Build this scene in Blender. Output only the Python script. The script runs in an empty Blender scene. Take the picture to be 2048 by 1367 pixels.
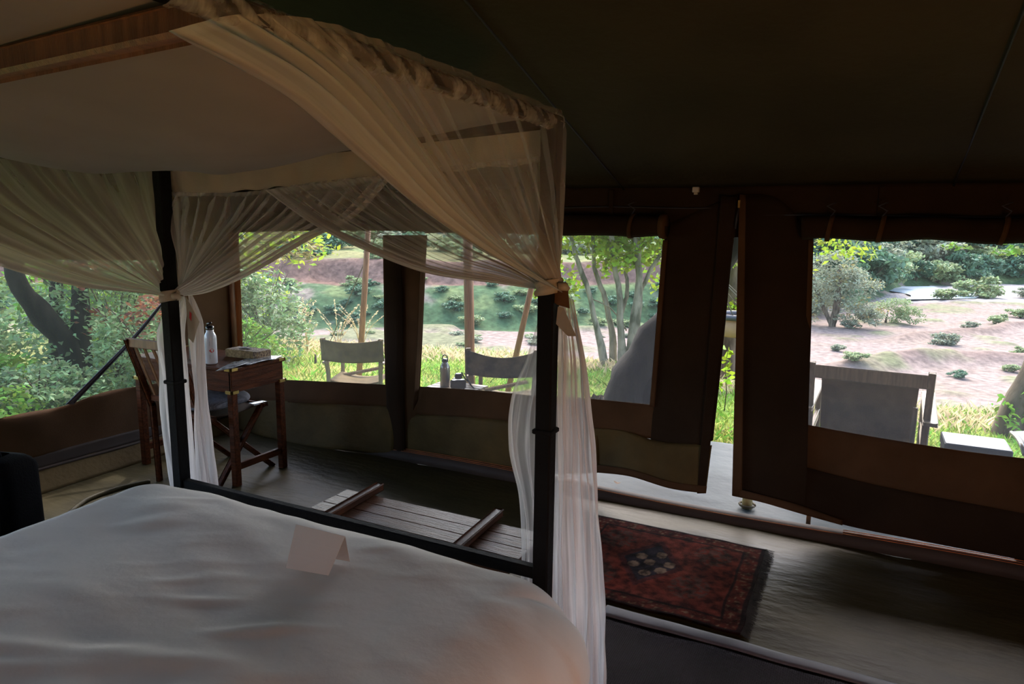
import bpy, math, random
import numpy as np
from mathutils import Vector, Matrix, noise as mn
random.seed(7); rng = np.random.default_rng(7)
sc = bpy.context.scene
COL = sc.collection

# ------------------------------------------------------------ camera, sky, sun, exposure
TH = math.radians(26.5); PITCH = math.radians(9.45); ROLL = math.radians(0.73)
cam_d = bpy.data.cameras.new('camera'); cam = bpy.data.objects.new('camera', cam_d); COL.objects.link(cam)
cam_d.sensor_width = 36; cam_d.lens = 36 * 1400 / 2048; cam_d.clip_start = .05; cam_d.clip_end = 600
cam.matrix_world = (Matrix.Translation((0, 0, 1.65)) @ Matrix.Rotation(TH, 4, 'Z') @ Matrix.Rotation(math.pi/2 - PITCH, 4, 'X') @ Matrix.Rotation(ROLL, 4, 'Z'))
sc.camera = cam
W = bpy.data.worlds.new('sky'); sc.world = W; W.use_nodes = True
wn = W.node_tree; wn.nodes.clear()
sky = wn.nodes.new('ShaderNodeTexSky'); sky.sky_type = 'NISHITA'; sky.sun_disc = False
sky.sun_elevation = math.radians(48); sky.sun_rotation = math.radians(-10); sky.dust_density = 3.0; sky.air_density = 1.0
bg = wn.nodes.new('ShaderNodeBackground'); bg.inputs[1].default_value = 1.0
wo = wn.nodes.new('ShaderNodeOutputWorld'); wn.links.new(sky.outputs[0], bg.inputs[0]); wn.links.new(bg.outputs[0], wo.inputs[0])
sd = bpy.data.lights.new('sun', 'SUN'); sun = bpy.data.objects.new('sun', sd); COL.objects.link(sun)
sd.energy = 1.6; sd.angle = math.radians(.8); sd.color = (1, .95, .86)
sun_dir = Vector((-.42, .62, 1.0)).normalized()            # towards the sun
sun.rotation_euler = sun_dir.to_track_quat('Z', 'Y').to_euler(); sun.location = (0, 30, 40)
sc.view_settings.view_transform = 'Standard'; sc.view_settings.look = 'None'
sc.view_settings.exposure = 0.42; sc.view_settings.gamma = 1; sc.view_settings.use_curve_mapping = False
sc.cycles.transparent_max_bounces = 48; sc.cycles.max_bounces = 10; sc.cycles.diffuse_bounces = 5; sc.cycles.transmission_bounces = 8

# ------------------------------------------------------------ materials
def mat(name, col, rough=.8, var=0.0, scale=6.0, bump=0.0, bscale=40., metal=0., trans=0., stretch=(1, 1, 1), col2=None, spec=.5, island=0., coat=0., weave=0.):
    m = bpy.data.materials.new(name); m.use_nodes = True; nt = m.node_tree; N = nt.nodes; L = nt.links
    b = N['Principled BSDF']; out = N['Material Output']
    if rough >= .8 and spec == .5: spec = .15
    b.inputs['Roughness'].default_value = rough; b.inputs['Metallic'].default_value = metal
    b.inputs['Specular IOR Level'].default_value = spec; b.inputs['Coat Weight'].default_value = coat
    tc = N.new('ShaderNodeTexCoord'); mp = N.new('ShaderNodeMapping'); mp.inputs['Scale'].default_value = stretch
    L.new(tc.outputs['Object'], mp.inputs[0])
    nz = N.new('ShaderNodeTexNoise'); nz.inputs['Scale'].default_value = scale; nz.inputs['Detail'].default_value = 5
    L.new(mp.outputs[0], nz.inputs[0])
    mx = N.new('ShaderNodeMix'); mx.data_type = 'RGBA'
    c2 = col2 if col2 else tuple(c * (1 - var) for c in col)
    mx.inputs[6].default_value = (*col, 1); mx.inputs[7].default_value = (*c2, 1)
    rp = N.new('ShaderNodeMapRange'); rp.inputs[1].default_value = .38; rp.inputs[2].default_value = .62
    L.new(nz.outputs['Fac'], rp.inputs[0]); L.new(rp.outputs[0], mx.inputs[0])
    csock = mx.outputs[2]
    if island:
        g = N.new('ShaderNodeNewGeometry'); h = N.new('ShaderNodeHueSaturation')
        r1 = N.new('ShaderNodeMapRange'); r1.inputs[3].default_value = 1 - island; r1.inputs[4].default_value = 1 + island
        L.new(g.outputs['Random Per Island'], r1.inputs[0]); L.new(r1.outputs[0], h.inputs['Value'])
        r2 = N.new('ShaderNodeMapRange'); r2.inputs[3].default_value = .5 - island*.09; r2.inputs[4].default_value = .5 + island*.05
        L.new(g.outputs['Random Per Island'], r2.inputs[0]); L.new(r2.outputs[0], h.inputs['Hue'])
        L.new(csock, h.inputs['Color']); csock = h.outputs[0]
    L.new(csock, b.inputs['Base Color'])
    if bump or weave:
        bp = N.new('ShaderNodeBump'); bp.inputs['Strength'].default_value = max(bump, .3); bp.inputs['Distance'].default_value = .01
        n2 = N.new('ShaderNodeTexNoise'); n2.inputs['Scale'].default_value = bscale; n2.inputs['Detail'].default_value = 4
        L.new(mp.outputs[0], n2.inputs[0]); hs = n2.outputs['Fac']
        if weave:
            w = N.new('ShaderNodeTexWave'); w.inputs['Scale'].default_value = weave; L.new(tc.outputs['Object'], w.inputs[0])
            w2 = N.new('ShaderNodeTexWave'); w2.bands_direction = 'Y'; w2.inputs['Scale'].default_value = weave; L.new(tc.outputs['Object'], w2.inputs[0])
            a = N.new('ShaderNodeMath'); a.operation = 'MULTIPLY'; L.new(w.outputs['Fac'], a.inputs[0]); L.new(w2.outputs['Fac'], a.inputs[1]); hs = a.outputs[0]
        L.new(hs, bp.inputs['Height']); L.new(bp.outputs[0], b.inputs['Normal'])
    if trans:
        t = N.new('ShaderNodeBsdfTranslucent'); L.new(csock, t.inputs[0]); ms = N.new('ShaderNodeMixShader'); ms.inputs[0].default_value = trans
        L.new(b.outputs[0], ms.inputs[1]); L.new(t.outputs[0], ms.inputs[2]); L.new(ms.outputs[0], out.inputs[0])
    return m

def screen_mat(name, opac, col):
    """insect mesh: mostly open, fine threads running up and across"""
    m = bpy.data.materials.new(name); m.use_nodes = True; nt = m.node_tree; N = nt.nodes; L = nt.links; N.clear()
    out = N.new('ShaderNodeOutputMaterial'); tr = N.new('ShaderNodeBsdfTransparent'); df = N.new('ShaderNodeBsdfDiffuse'); tl = N.new('ShaderNodeBsdfTranslucent')
    df.inputs[0].default_value = (*col, 1); tl.inputs[0].default_value = (*col, 1)
    ad = N.new('ShaderNodeMixShader'); ad.inputs[0].default_value = .65; L.new(df.outputs[0], ad.inputs[1]); L.new(tl.outputs[0], ad.inputs[2])
    tc = N.new('ShaderNodeTexCoord'); mp = N.new('ShaderNodeMapping'); mp.inputs['Scale'].default_value = (900, 900, 40)
    L.new(tc.outputs['Object'], mp.inputs[0]); nz = N.new('ShaderNodeTexNoise'); nz.inputs['Scale'].default_value = 1; L.new(mp.outputs[0], nz.inputs[0])
    mr = N.new('ShaderNodeMapRange'); mr.inputs[1].default_value = .3; mr.inputs[2].default_value = .7; mr.inputs[3].default_value = opac*.75; mr.inputs[4].default_value = opac*1.25
    L.new(nz.outputs['Fac'], mr.inputs[0]); ms = N.new('ShaderNodeMixShader'); L.new(mr.outputs[0], ms.inputs[0])
    L.new(tr.outputs[0], ms.inputs[1]); L.new(ad.outputs[0], ms.inputs[2]); L.new(ms.outputs[0], out.inputs[0])
    return m

def net_mat(name, col, tl_mix=.5):
    """net cloth: how closed it is comes from the vertex attribute 'dens' (cloth bunched into folds)"""
    m = bpy.data.materials.new(name); m.use_nodes = True; nt = m.node_tree; N = nt.nodes; L = nt.links; N.clear()
    out = N.new('ShaderNodeOutputMaterial'); tr = N.new('ShaderNodeBsdfTransparent'); df = N.new('ShaderNodeBsdfDiffuse'); tl = N.new('ShaderNodeBsdfTranslucent')
    df.inputs[0].default_value = (*col, 1); tl.inputs[0].default_value = (*col, 1)
    ad = N.new('ShaderNodeMixShader'); ad.inputs[0].default_value = tl_mix; L.new(df.outputs[0], ad.inputs[1]); L.new(tl.outputs[0], ad.inputs[2])
    at = N.new('ShaderNodeAttribute'); at.attribute_name = 'dens'
    uv = N.new('ShaderNodeUVMap'); mp = N.new('ShaderNodeMapping'); mp.inputs['Scale'].default_value = (46, 1.6, 1); L.new(uv.outputs[0], mp.inputs[0])
    nz = N.new('ShaderNodeTexNoise'); nz.inputs['Scale'].default_value = 1.0; nz.inputs['Detail'].default_value = 3; L.new(mp.outputs[0], nz.inputs[0])
    mr = N.new('ShaderNodeMapRange'); mr.inputs[1].default_value = .35; mr.inputs[2].default_value = .68; mr.inputs[3].default_value = .80; mr.inputs[4].default_value = 1.30
    L.new(nz.outputs['Fac'], mr.inputs[0]); mu = N.new('ShaderNodeMath'); mu.operation = 'MULTIPLY'; mu.use_clamp = True
    L.new(mr.outputs[0], mu.inputs[0]); L.new(at.outputs['Fac'], mu.inputs[1])
    ms = N.new('ShaderNodeMixShader'); L.new(mu.outputs[0], ms.inputs[0]); L.new(tr.outputs[0], ms.inputs[1]); L.new(ad.outputs[0], ms.inputs[2]); L.new(ms.outputs[0], out.inputs[0])
    return m

def attr_mat(name, rough=.95, trans=0., detail=.35, dscale=3., bump=.5):
    """ground: colour regions stored per vertex, fine variation added"""
    m = bpy.data.materials.new(name); m.use_nodes = True; nt = m.node_tree; N = nt.nodes; L = nt.links
    b = N['Principled BSDF']; b.inputs['Roughness'].default_value = rough; b.inputs['Specular IOR Level'].default_value = .1
    a = N.new('ShaderNodeAttribute'); a.attribute_name = 'col'; tc = N.new('ShaderNodeTexCoord')
    n = N.new('ShaderNodeTexNoise'); n.inputs['Scale'].default_value = dscale; n.inputs['Detail'].default_value = 8; L.new(tc.outputs['Object'], n.inputs[0])
    r = N.new('ShaderNodeMapRange'); r.inputs[1].default_value = .3; r.inputs[2].default_value = .7; r.inputs[3].default_value = 1 - detail; r.inputs[4].default_value = 1 + detail
    L.new(n.outputs['Fac'], r.inputs[0]); v = N.new('ShaderNodeVectorMath'); v.operation = 'SCALE'
    L.new(a.outputs['Color'], v.inputs[0]); L.new(r.outputs[0], v.inputs['Scale']); L.new(v.outputs[0], b.inputs['Base Color'])
    bp = N.new('ShaderNodeBump'); bp.inputs['Strength'].default_value = bump; bp.inputs['Distance'].default_value = .12; L.new(n.outputs['Fac'], bp.inputs['Height']); L.new(bp.outputs[0], b.inputs['Normal'])
    return m

M = dict(
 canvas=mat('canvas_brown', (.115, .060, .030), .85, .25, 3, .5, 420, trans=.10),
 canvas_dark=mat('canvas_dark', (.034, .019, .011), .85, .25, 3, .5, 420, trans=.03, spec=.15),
 canvas_tan=mat('canvas_tan', (.36, .19, .09), .85, .2, 5, .4, 400, trans=.3),
 olive=mat('olive_mud_wall', (.11, .072, .024), .7, .35, 3, .5, 30, spec=.2),
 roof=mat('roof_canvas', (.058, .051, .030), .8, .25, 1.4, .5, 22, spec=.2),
 floor=mat('groundsheet', (.068, .052, .022), .46, .35, 2.2, .55, 9, stretch=(1, 2.5, 1), spec=.14),
 binding=mat('binding_tape', (.045, .026, .018), .7, .2, 6),
 copper=mat('orange_piping', (.55, .17, .05), .35, .3, 12, metal=.6),
 black=mat('black_metal', (.005, .005, .006), .75, .2, 8, .15, 60, spec=.12),
 white=mat('bed_linen', (.62, .575, .545), .85, .06, 3, .35, 14),
 cotton=mat('cream_cotton', (.60, .55, .46), .9, .1, 8, .2, 200, trans=.38),
 rooflin=mat('grey_cotton', (.38, .365, .34), .9, .12, 3, .3, 9, trans=.30),
 card=mat('card', (.44, .40, .385), .7, .03, 4),
 wood=mat('dark_wood', (.095, .028, .010), .32, .55, 5, .1, 30, stretch=(1.2, 14, 14), spec=.07),
 woody=mat('dark_wood_along_y', (.095, .028, .010), .32, .55, 5, .1, 30, stretch=(14, 1.2, 14), spec=.07),
 benchw=mat('bench_wood', (.10, .042, .022), .34, .4, 4, .03, 26, stretch=(.6, 9, 9), spec=.10),
 woodlit=mat('chair_wood', (.25, .12, .055), .4, .4, 5, .1, 30, stretch=(12, 12, 1.5)),
 pole=mat('pole_wood', (.42, .19, .09), .5, .35, 6, .1, 30, stretch=(10, 10, 1)),
 brass=mat('brass', (.50, .36, .12), .35, .2, 20, metal=.8),
 chairframe=mat('pale_chair_frame', (.30, .22, .13), .5, .3, 6, stretch=(10, 10, 1)),
 khaki=mat('khaki_canvas', (.19, .145, .075), .85, .35, 6, .3, 200, trans=.22),
 khaki2=mat('stained_khaki', (.17, .14, .085), .85, .6, 9, .3, 200, trans=.20),
 enamel=mat('white_enamel', (.62, .66, .74), .18, .03, 5, coat=.4),
 steel=mat('brushed_steel', (.34, .33, .30), .3, .1, 5, metal=.8),
 plastic=mat('black_plastic', (.012, .012, .014), .25, .1, 9),
 red=mat('red_mark', (.55, .02, .03), .5, .05, 5),
 ink=mat('dark_ink', (.03, .03, .05), .6, .05, 5),
 weave=mat('woven_box', (.30, .22, .11), .8, .5, 60, .6, 90),
 batik=mat('dark_woven_pattern', (.35, .25, .14), .7, .9, 90, .4, 120, col2=(.05, .02, .015)),
 paper=mat('printed_leaflet', (.50, .52, .54), .22, .6, 22, col2=(.16, .17, .20), coat=.3),
 cushion=mat('grey_knit', (.20, .20, .235), .9, .3, 30, .8, 60, weave=42),
 matw=mat('sisal_mat', (.024, .014, .018), .8, .4, 5, .8, 60, weave=40, spec=.2),
 strip=mat('grey_hem', (.10, .095, .115), .6, .2, 6),
 fringe=mat('rug_fringe', (.035, .026, .02), .9, .5, 30),
 bag=mat('black_bag', (.003, .003, .004), .9, .2, 8, .3, 120, spec=.05),
 tarp=mat('porch_tarp', (.060, .076, .088), .6, .12, 2.5, .7, 9, spec=.15),
 bamboo=mat('bamboo', (.46, .38, .17), .5, .4, 14),
 grey=mat('grey_tabletop', (.10, .125, .15), .5, .1, 5),
 rope=mat('rope', (.17, .15, .11), .9, .2, 20),
 bark=mat('bark', (.16, .125, .085), .95, .65, 6, .9, 16, stretch=(1, 1, .3)),
 barkpale=mat('pale_bark', (.34, .30, .22), .95, .75, 10, .9, 20, stretch=(1, 1, .35), col2=(.10, .10, .06)),
 barkdark=mat('dark_bark', (.030, .024, .018), .95, .5, 6, .9, 16, stretch=(1, 1, .3)),
 leaf=mat('leaf_green', (.16, .32, .05), .45, .25, 4, trans=.45, spec=.12, island=.45),
 leafblue=mat('leaf_grey_green', (.21, .32, .15), .35, .25, 4, trans=.35, spec=.12, island=.45),
 leafyel=mat('leaf_yellow_green', (.28, .43, .035), .45, .35, 2, trans=.6, spec=.12, island=.45),
 leafolive=mat('leaf_olive', (.30, .27, .10), .6, .4, 2, trans=.45, island=.4),
 leafbrown=mat('leaf_dry_brown', (.30, .13, .06), .7, .3, 3, trans=.4, island=.4),
 farleaf=mat('far_leaf', (.10, .20, .11), .7, .25, 1, trans=.3, island=.35),
 farleaf2=mat('far_leaf_pale', (.26, .34, .15), .7, .25, 1, trans=.3, island=.35),
 farleaf3=mat('far_leaf_grey', (.27, .31, .20), .7, .25, 1, trans=.3, island=.35),
 grass=mat('grass_blade', (.25, .42, .07), .5, .35, .9, trans=.5, island=.4, col2=(.45, .45, .14)),
 straw=mat('dry_grass', (.62, .52, .30), .7, .3, 3, trans=.5, island=.25),
 litter=mat('leaf_litter', (.22, .15, .10), .8, .5, 9, island=.5),
 water=mat('river_water', (.32, .40, .46), .25, .15, .3, .6, 2),
 screen=screen_mat('window_mesh', .17, (.17, .17, .19)),
 screen_l=screen_mat('side_window_mesh', .09, (.2, .22, .2)),
 net=net_mat('net_cloth', (.61, .58, .565), .55),
 netw=net_mat('white_net_cloth', (.80, .77, .78), .6),
 valance=mat('awning_canvas', (.16, .12, .07), .85, .2, 3, trans=.12),
 basin=mat('basin_canvas', (.50, .36, .22), .8, .2, 5, trans=.3),
 socket=mat('white_plastic', (.55, .53, .50), .5, .05, 5),
 orangewall=mat('warm_back_canvas', (.62, .34, .17), .85, .2, 2, trans=.5),  # unseen back wall, orange chosen to warm the light inside
)

def rug_mat():
    m = bpy.data.materials.new('rug_pile'); m.use_nodes = True; nt = m.node_tree; N = nt.nodes; L = nt.links; b = N['Principled BSDF']; b.inputs['Roughness'].default_value = .95; b.inputs['Specular IOR Level'].default_value = .05
    a = N.new('ShaderNodeAttribute'); a.attribute_name = 'col'; tc = N.new('ShaderNodeTexCoord')
    n = N.new('ShaderNodeTexNoise'); n.inputs['Scale'].default_value = 22; n.inputs['Detail'].default_value = 8; L.new(tc.outputs['Object'], n.inputs[0])
    r = N.new('ShaderNodeMapRange'); r.inputs[1].default_value = .35; r.inputs[2].default_value = .65; r.inputs[3].default_value = .14; r.inputs[4].default_value = .85
    L.new(n.outputs['Fac'], r.inputs[0]); v = N.new('ShaderNodeVectorMath'); v.operation = 'SCALE'; L.new(a.outputs['Color'], v.inputs[0]); L.new(r.outputs[0], v.inputs['Scale']); L.new(v.outputs[0], b.inputs['Base Color'])
    bp = N.new('ShaderNodeBump'); bp.inputs['Strength'].default_value = .6; bp.inputs['Distance'].default_value = .004; n2 = N.new('ShaderNodeTexNoise'); n2.inputs['Scale'].default_value = 300; L.new(tc.outputs['Object'], n2.inputs[0]); L.new(n2.outputs['Fac'], bp.inputs['Height']); L.new(bp.outputs[0], b.inputs['Normal'])
    return m
M['rug'] = rug_mat(); M['ground'] = attr_mat('ground_cover')

# ------------------------------------------------------------ mesh helpers
def obj(name, verts, faces, m, parent=None, smooth=False, loc=None):
    me = bpy.data.meshes.new(name); me.from_pydata([tuple(v) for v in verts], [], faces); me.validate(); me.update()
    if m: me.materials.append(m)
    if smooth: me.polygons.foreach_set('use_smooth', [True]*len(me.polygons))
    o = bpy.data.objects.new(name, me); COL.objects.link(o)
    if parent: o.parent = parent; o.matrix_parent_inverse = parent.matrix_world.inverted() if False else Matrix()
    return o
def quads(name, V, m, parent=None):
    """V: (n,4,3) array of separate quads"""
    n = len(V); me = bpy.data.meshes.new(name)
    me.vertices.add(n*4); me.vertices.foreach_set('co', np.ascontiguousarray(V, dtype=np.float32).ravel())
    me.loops.add(n*4); me.loops.foreach_set('vertex_index', np.arange(n*4, dtype=np.int32))
    me.polygons.add(n); me.polygons.foreach_set('loop_start', np.arange(0, n*4, 4, dtype=np.int32))
    me.polygons.foreach_set('loop_total', np.full(n, 4, dtype=np.int32)); me.update(calc_edges=True); me.materials.append(m)
    o = bpy.data.objects.new(name, me); COL.objects.link(o)
    if parent: o.parent = parent
    return o
def tag(o, label, cat, group=None, kind=None):
    if label: o['label'] = label
    if cat: o['category'] = cat
    if group: o['group'] = group
    if kind: o['kind'] = kind
    return o
def thing(name, label, cat, loc=(0, 0, 0), rz=0, group=None):
    o = bpy.data.objects.new(name, None); o.empty_display_size = .1; COL.objects.link(o)
    o.location = loc; o.rotation_euler = (0, 0, rz); return tag(o, label, cat, group)
def struct(name, label=None):
    o = bpy.data.objects.new(name, None); COL.objects.link(o); o['kind'] = 'structure'
    if label: o['label'] = label
    return o
class G:
    """collects shapes into one mesh"""
    def __init__(s): s.v = []; s.f = []
    def add(s, V, F):
        k = len(s.v); s.v += [tuple(p) for p in V]; s.f += [tuple(i + k for i in f) for f in F]; return s
    def box(s, a, b, bev=0.0):
        (x0, y0, z0), (x1, y1, z1) = a, b
        if bev <= 0:
            V = [(x, y, z) for z in (z0, z1) for y in (y0, y1) for x in (x0, x1)]
            return s.add(V, [(0, 2, 3, 1), (4, 5, 7, 6), (0, 1, 5, 4), (2, 6, 7, 3), (0, 4, 6, 2), (1, 3, 7, 5)])
        t = bev; V = []; 
        for z, e in ((z0, t), (z0+t, 0), (z1-t, 0), (z1, t)):
            V += [(x0+e, y0+e+t, z), (x0+e+t, y0+e, z), (x1-e-t, y0+e, z), (x1-e, y0+e+t, z), (x1-e, y1-e-t, z), (x1-e-t, y1-e, z), (x0+e+t, y1-e, z), (x0+e, y1-e-t, z)]
        F = [tuple(range(7, -1, -1)), tuple(range(24, 32))]
        for r in range(3):
            for i in range(8): j = (i+1) % 8; F.append((r*8+i, r*8+j, r*8+8+j, r*8+8+i))
        return s.add(V, F)
    def beam(s, p, q, w, h, up=(0, 0, 1)):
        p = Vector(p); q = Vector(q); d = (q-p).normalized(); u = Vector(up)
        r = d.cross(u)
        if r.length < 1e-3: r = Vector((1, 0, 0))
        r.normalize(); u = r.cross(d).normalized(); t = min(w, h)*.14; V = []
        for c in (p, q):
            for a, b in ((-1, -1), (1, -1), (1, 1), (-1, 1)):
                V += [c + r*(a*(w/2 - t)) + u*(b*h/2), c + r*(a*w/2) + u*(b*(h/2-t))] if a*b > 0 else [c + r*(a*w/2) + u*(b*(h/2-t)), c + r*(a*(w/2-t)) + u*(b*h/2)]
        F = [tuple(range(8))[::-1], tuple(range(8, 16))] + [(i, (i+1) % 8, 8+(i+1) % 8, 8+i) for i in range(8)]
        return s.add(V, F)
    def tube(s, P, R, n=10, cap=True):
        P = [Vector(p) for p in P]; R = R if hasattr(R, '__len__') else [R]*len(P); V = []; ref = None
        for i, p in enumerate(P):
            d = (P[min(i+1, len(P)-1)] - P[max(i-1, 0)]).normalized()
            if ref is None:
                ref = d.cross(Vector((0, 0, 1)));  ref = ref if ref.length > .05 else Vector((1, 0, 0))
            ref = (ref - d*ref.dot(d)).normalized(); b = d.cross(ref)
            for k in range(n): a = 2*math.pi*k/n; V.append(p + (ref*math.cos(a) + b*math.sin(a))*R[i])
        F = []
        for i in range(len(P)-1):
            for k in range(n): F.append((i*n+k, i*n+(k+1) % n, (i+1)*n+(k+1) % n, (i+1)*n+k))
        if cap: F += [tuple(range(n))[::-1], tuple(range((len(P)-1)*n, len(P)*n))]
        return s.add(V, F)
    def lathe(s, prof, c=(0, 0, 0), n=24):
        V = []; 
        for r, z in prof:
            for k in range(n): a = 2*math.pi*k/n; V.append((c[0]+r*math.cos(a), c[1]+r*math.sin(a), c[2]+z))
        F = [(i*n+k, i*n+(k+1) % n, (i+1)*n+(k+1) % n, (i+1)*n+k) for i in range(len(prof)-1) for k in range(n)]
        F += [tuple(range(n))[::-1], tuple(range((len(prof)-1)*n, len(prof)*n))]
        return s.add(V, F)
    def grid(s, fn, nu, nv):
        V = [fn(i/(nu-1), j/(nv-1)) for j in range(nv) for i in range(nu)]
        return s.add(V, [(j*nu+i, j*nu+i+1, (j+1)*nu+i+1, (j+1)*nu+i) for j in range(nv-1) for i in range(nu-1)])
    def build(s, name, m, parent=None, smooth=False): return obj(name, s.v, s.f, m, parent, smooth)
def solid(o, t, off=0):
    md = o.modifiers.new('thickness', 'SOLIDIFY'); md.thickness = t; md.offset = off; return o
def lerp(a, b, t): return tuple(x + (y-x)*t for x, y in zip(a, b))
def polyat(P, t):
    """point at fraction t of a polyline, Catmull-Rom smoothed"""
    n = len(P)-1; f = min(max(t, 0), 1)*n; i = min(int(f), n-1); u = f-i
    p0, p1, p2, p3 = P[max(i-1, 0)], P[i], P[i+1], P[min(i+2, n)]
    return tuple(.5*((2*b) + (-a+c)*u + (2*a-5*b+4*c-d)*u*u + (-a+3*b-3*c+d)*u**3) for a, b, c, d in zip(p0, p1, p2, p3))
def sm(t): t = min(max(t, 0), 1); return t*t*(3-2*t)
def nz(x, y, z=0): return mn.noise(Vector((x, y, z)))
def dup(root, loc=None, rz=None, label=None, scale=None):
    r = root.copy(); COL.objects.link(r)
    if loc is not None: r.location = loc
    if rz is not None: r.rotation_euler = (0, 0, rz)
    if scale is not None: r.scale = (scale,)*3 if not hasattr(scale, '__len__') else scale
    if label: r['label'] = label
    for ch in list(root.children):
        c = ch.copy(); COL.objects.link(c); c.parent = r
        for g in ch.children: d = g.copy(); COL.objects.link(d); d.parent = c
    return r

# ------------------------------------------------------------ setting: the tent
XL, XR, YF, YB = -4.5, 2.1, 4.0, -3.2
def cloth(name, top, bot, m, parent, nu=24, nv=16, amp=.012, fr=3.0, axis='y', th=.004, seed=0, depth=0):
    """canvas panel between an upper and a lower edge curve, gently billowed"""
    g = G()
    def fn(u, v):
        a = polyat(top, u); b = polyat(bot, u); p = list(lerp(a, b, v))
        w = amp*(nz(p[0]*fr+seed, p[1]*fr, p[2]*fr*.6) * 1.6 + .4*nz(p[0]*fr*3, p[1]*fr*3+seed, p[2]*fr)) * (4*v*(1-v))**.3 + depth*math.sin(math.pi*u)*math.sin(math.pi*v)
        p[1 if axis == 'y' else 0] += w
        return p
    o = g.grid(fn, nu, nv).build(name, m, parent, True); return solid(o, th)

floor = struct('floor')
g = G(); g.grid(lambda u, v: (XL-.05 + (XR-XL+.1)*u, YB + (YF-.06-YB)*v, .004*nz(u*30, v*12) + .003*nz(u*9, v*40, 3)), 150, 130)
fl = g.build('groundsheet', M['floor'], floor, True)
g = G()   # raised welt of the groundsheet, left of the bed
welt = [(-3.824, 2.134, 0.012), (-3.976, 2.345, 0.012), (-4.017, 2.462, 0.012), (-4.015, 2.620, 0.012), (-3.954, 2.781, 0.012)]
g.tube([polyat(welt, i/20) for i in range(21)], .014, 8); g.build('welt', M['floor'], floor, True)
welt2 = [(a+.09, b-.03, c) for a, b, c in welt]
g = G(); g.tube([polyat(welt2, i/20) for i in range(21)], .010, 8); g.build('welt', M['floor'], floor, True)

ceiling = struct('ceiling')
SL = .295; EAVE = 1.868
def roofz(y): return EAVE + (YF - y)*SL if y > .3 else EAVE + (YF-.3)*SL - (.3-y)*SL*1.0
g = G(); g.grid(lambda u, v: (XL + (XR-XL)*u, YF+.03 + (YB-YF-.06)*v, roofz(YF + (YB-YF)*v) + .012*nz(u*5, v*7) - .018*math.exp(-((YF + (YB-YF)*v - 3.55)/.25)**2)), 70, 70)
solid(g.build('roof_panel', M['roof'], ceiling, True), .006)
for x in (-4.2, -1.275, .35):
    pts = [(x, y, roofz(y) - .012) for y in np.linspace(3.98, .35, 18)]
    g = G(); g.tube(pts, .004 if x != -1.275 else .005, 6); g.build('seam', M['ink'], ceiling, True)

wf = struct('wall_front')
T = EAVE+.01
def row(z, *xs): return [(x, YF, z) for x in xs]
# upper band over all the openings
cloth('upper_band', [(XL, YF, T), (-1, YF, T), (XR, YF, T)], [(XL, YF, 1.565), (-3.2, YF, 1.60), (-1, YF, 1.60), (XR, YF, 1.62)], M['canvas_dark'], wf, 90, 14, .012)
# corner strip left of the left window
cloth('canvas_panel', row(1.57, XL, -4.40), [(XL, YF, .43), (-4.42, YF, .43)], M['canvas_tan'], wf, 4, 20, .004)
# panel under the left window, hanging loose towards the floor
cloth('sill_panel', [(-4.577, 3.960, 0.214), (-3.967, 3.930, 0.284), (-3.467, 3.930, 0.335), (-2.884, 3.970, 0.370)], [(XL, 3.92, .0), (-4.0, 3.84, .0), (-3.45, 3.86, .0), (-2.90, 3.93, .02)], M['olive'], wf, 40, 18, .03, 2.2)
cloth('sill_facing', [(-4.610, 4.000, 0.379), (-4.028, 4.000, 0.431), (-3.522, 4.000, 0.471), (-2.903, 4.000, 0.515)], [(-4.572, 3.955, 0.203), (-3.963, 3.925, 0.274), (-3.463, 3.925, 0.325), (-2.880, 3.965, 0.361)], M['canvas'], wf, 30, 5, .006)
# pillar between the left and the middle window
cloth('canvas_panel', [(-3.007, 4.000, 1.572), (-2.864, 4.000, 1.574), (-2.643, 4.000, 1.578)], [(-3.007, 3.990, -0.000), (-2.868, 3.970, 0.028), (-2.721, 4.000, 0.355)], M['canvas'], wf, 14, 34, .010)
cloth('canvas_fold', [(-2.969, 3.960, 1.573), (-2.890, 3.950, 1.574), (-2.842, 3.970, 1.575)], [(-2.961, 3.950, -0.094), (-2.840, 3.930, -0.049), (-2.808, 3.960, 0.059)], M['canvas_dark'], wf, 8, 34, .012)
cloth('loose_edge', [(-2.644, 3.930, 1.578), (-2.627, 3.970, 1.578)], [(-2.723, 3.930, 0.371), (-2.708, 3.970, 0.436)], M['canvas'], wf, 5, 24, .006)
# under the middle window
cloth('sill_panel', [(-2.744, 4.000, 0.526), (-2.229, 4.000, 0.558), (-1.859, 4.000, 0.568), (-1.449, 4.000, 0.596), (-1.052, 4.000, 0.608)], [(-2.885, 4.000, 0.304), (-2.228, 4.000, 0.357), (-1.856, 4.000, 0.375), (-1.443, 4.000, 0.407), (-0.999, 4.000, 0.397)], M['canvas'], wf, 50, 8, .010)
cloth('mud_wall', [(-2.881, 3.995, 0.313), (-2.225, 3.995, 0.366), (-1.854, 3.995, 0.383), (-1.390, 3.990, 0.414)], [(-2.919, 3.980, 0.024), (-2.215, 3.980, 0.049), (-1.836, 3.970, 0.054), (-1.370, 3.960, 0.142)], M['olive'], wf, 40, 12, .018, 3)
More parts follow.
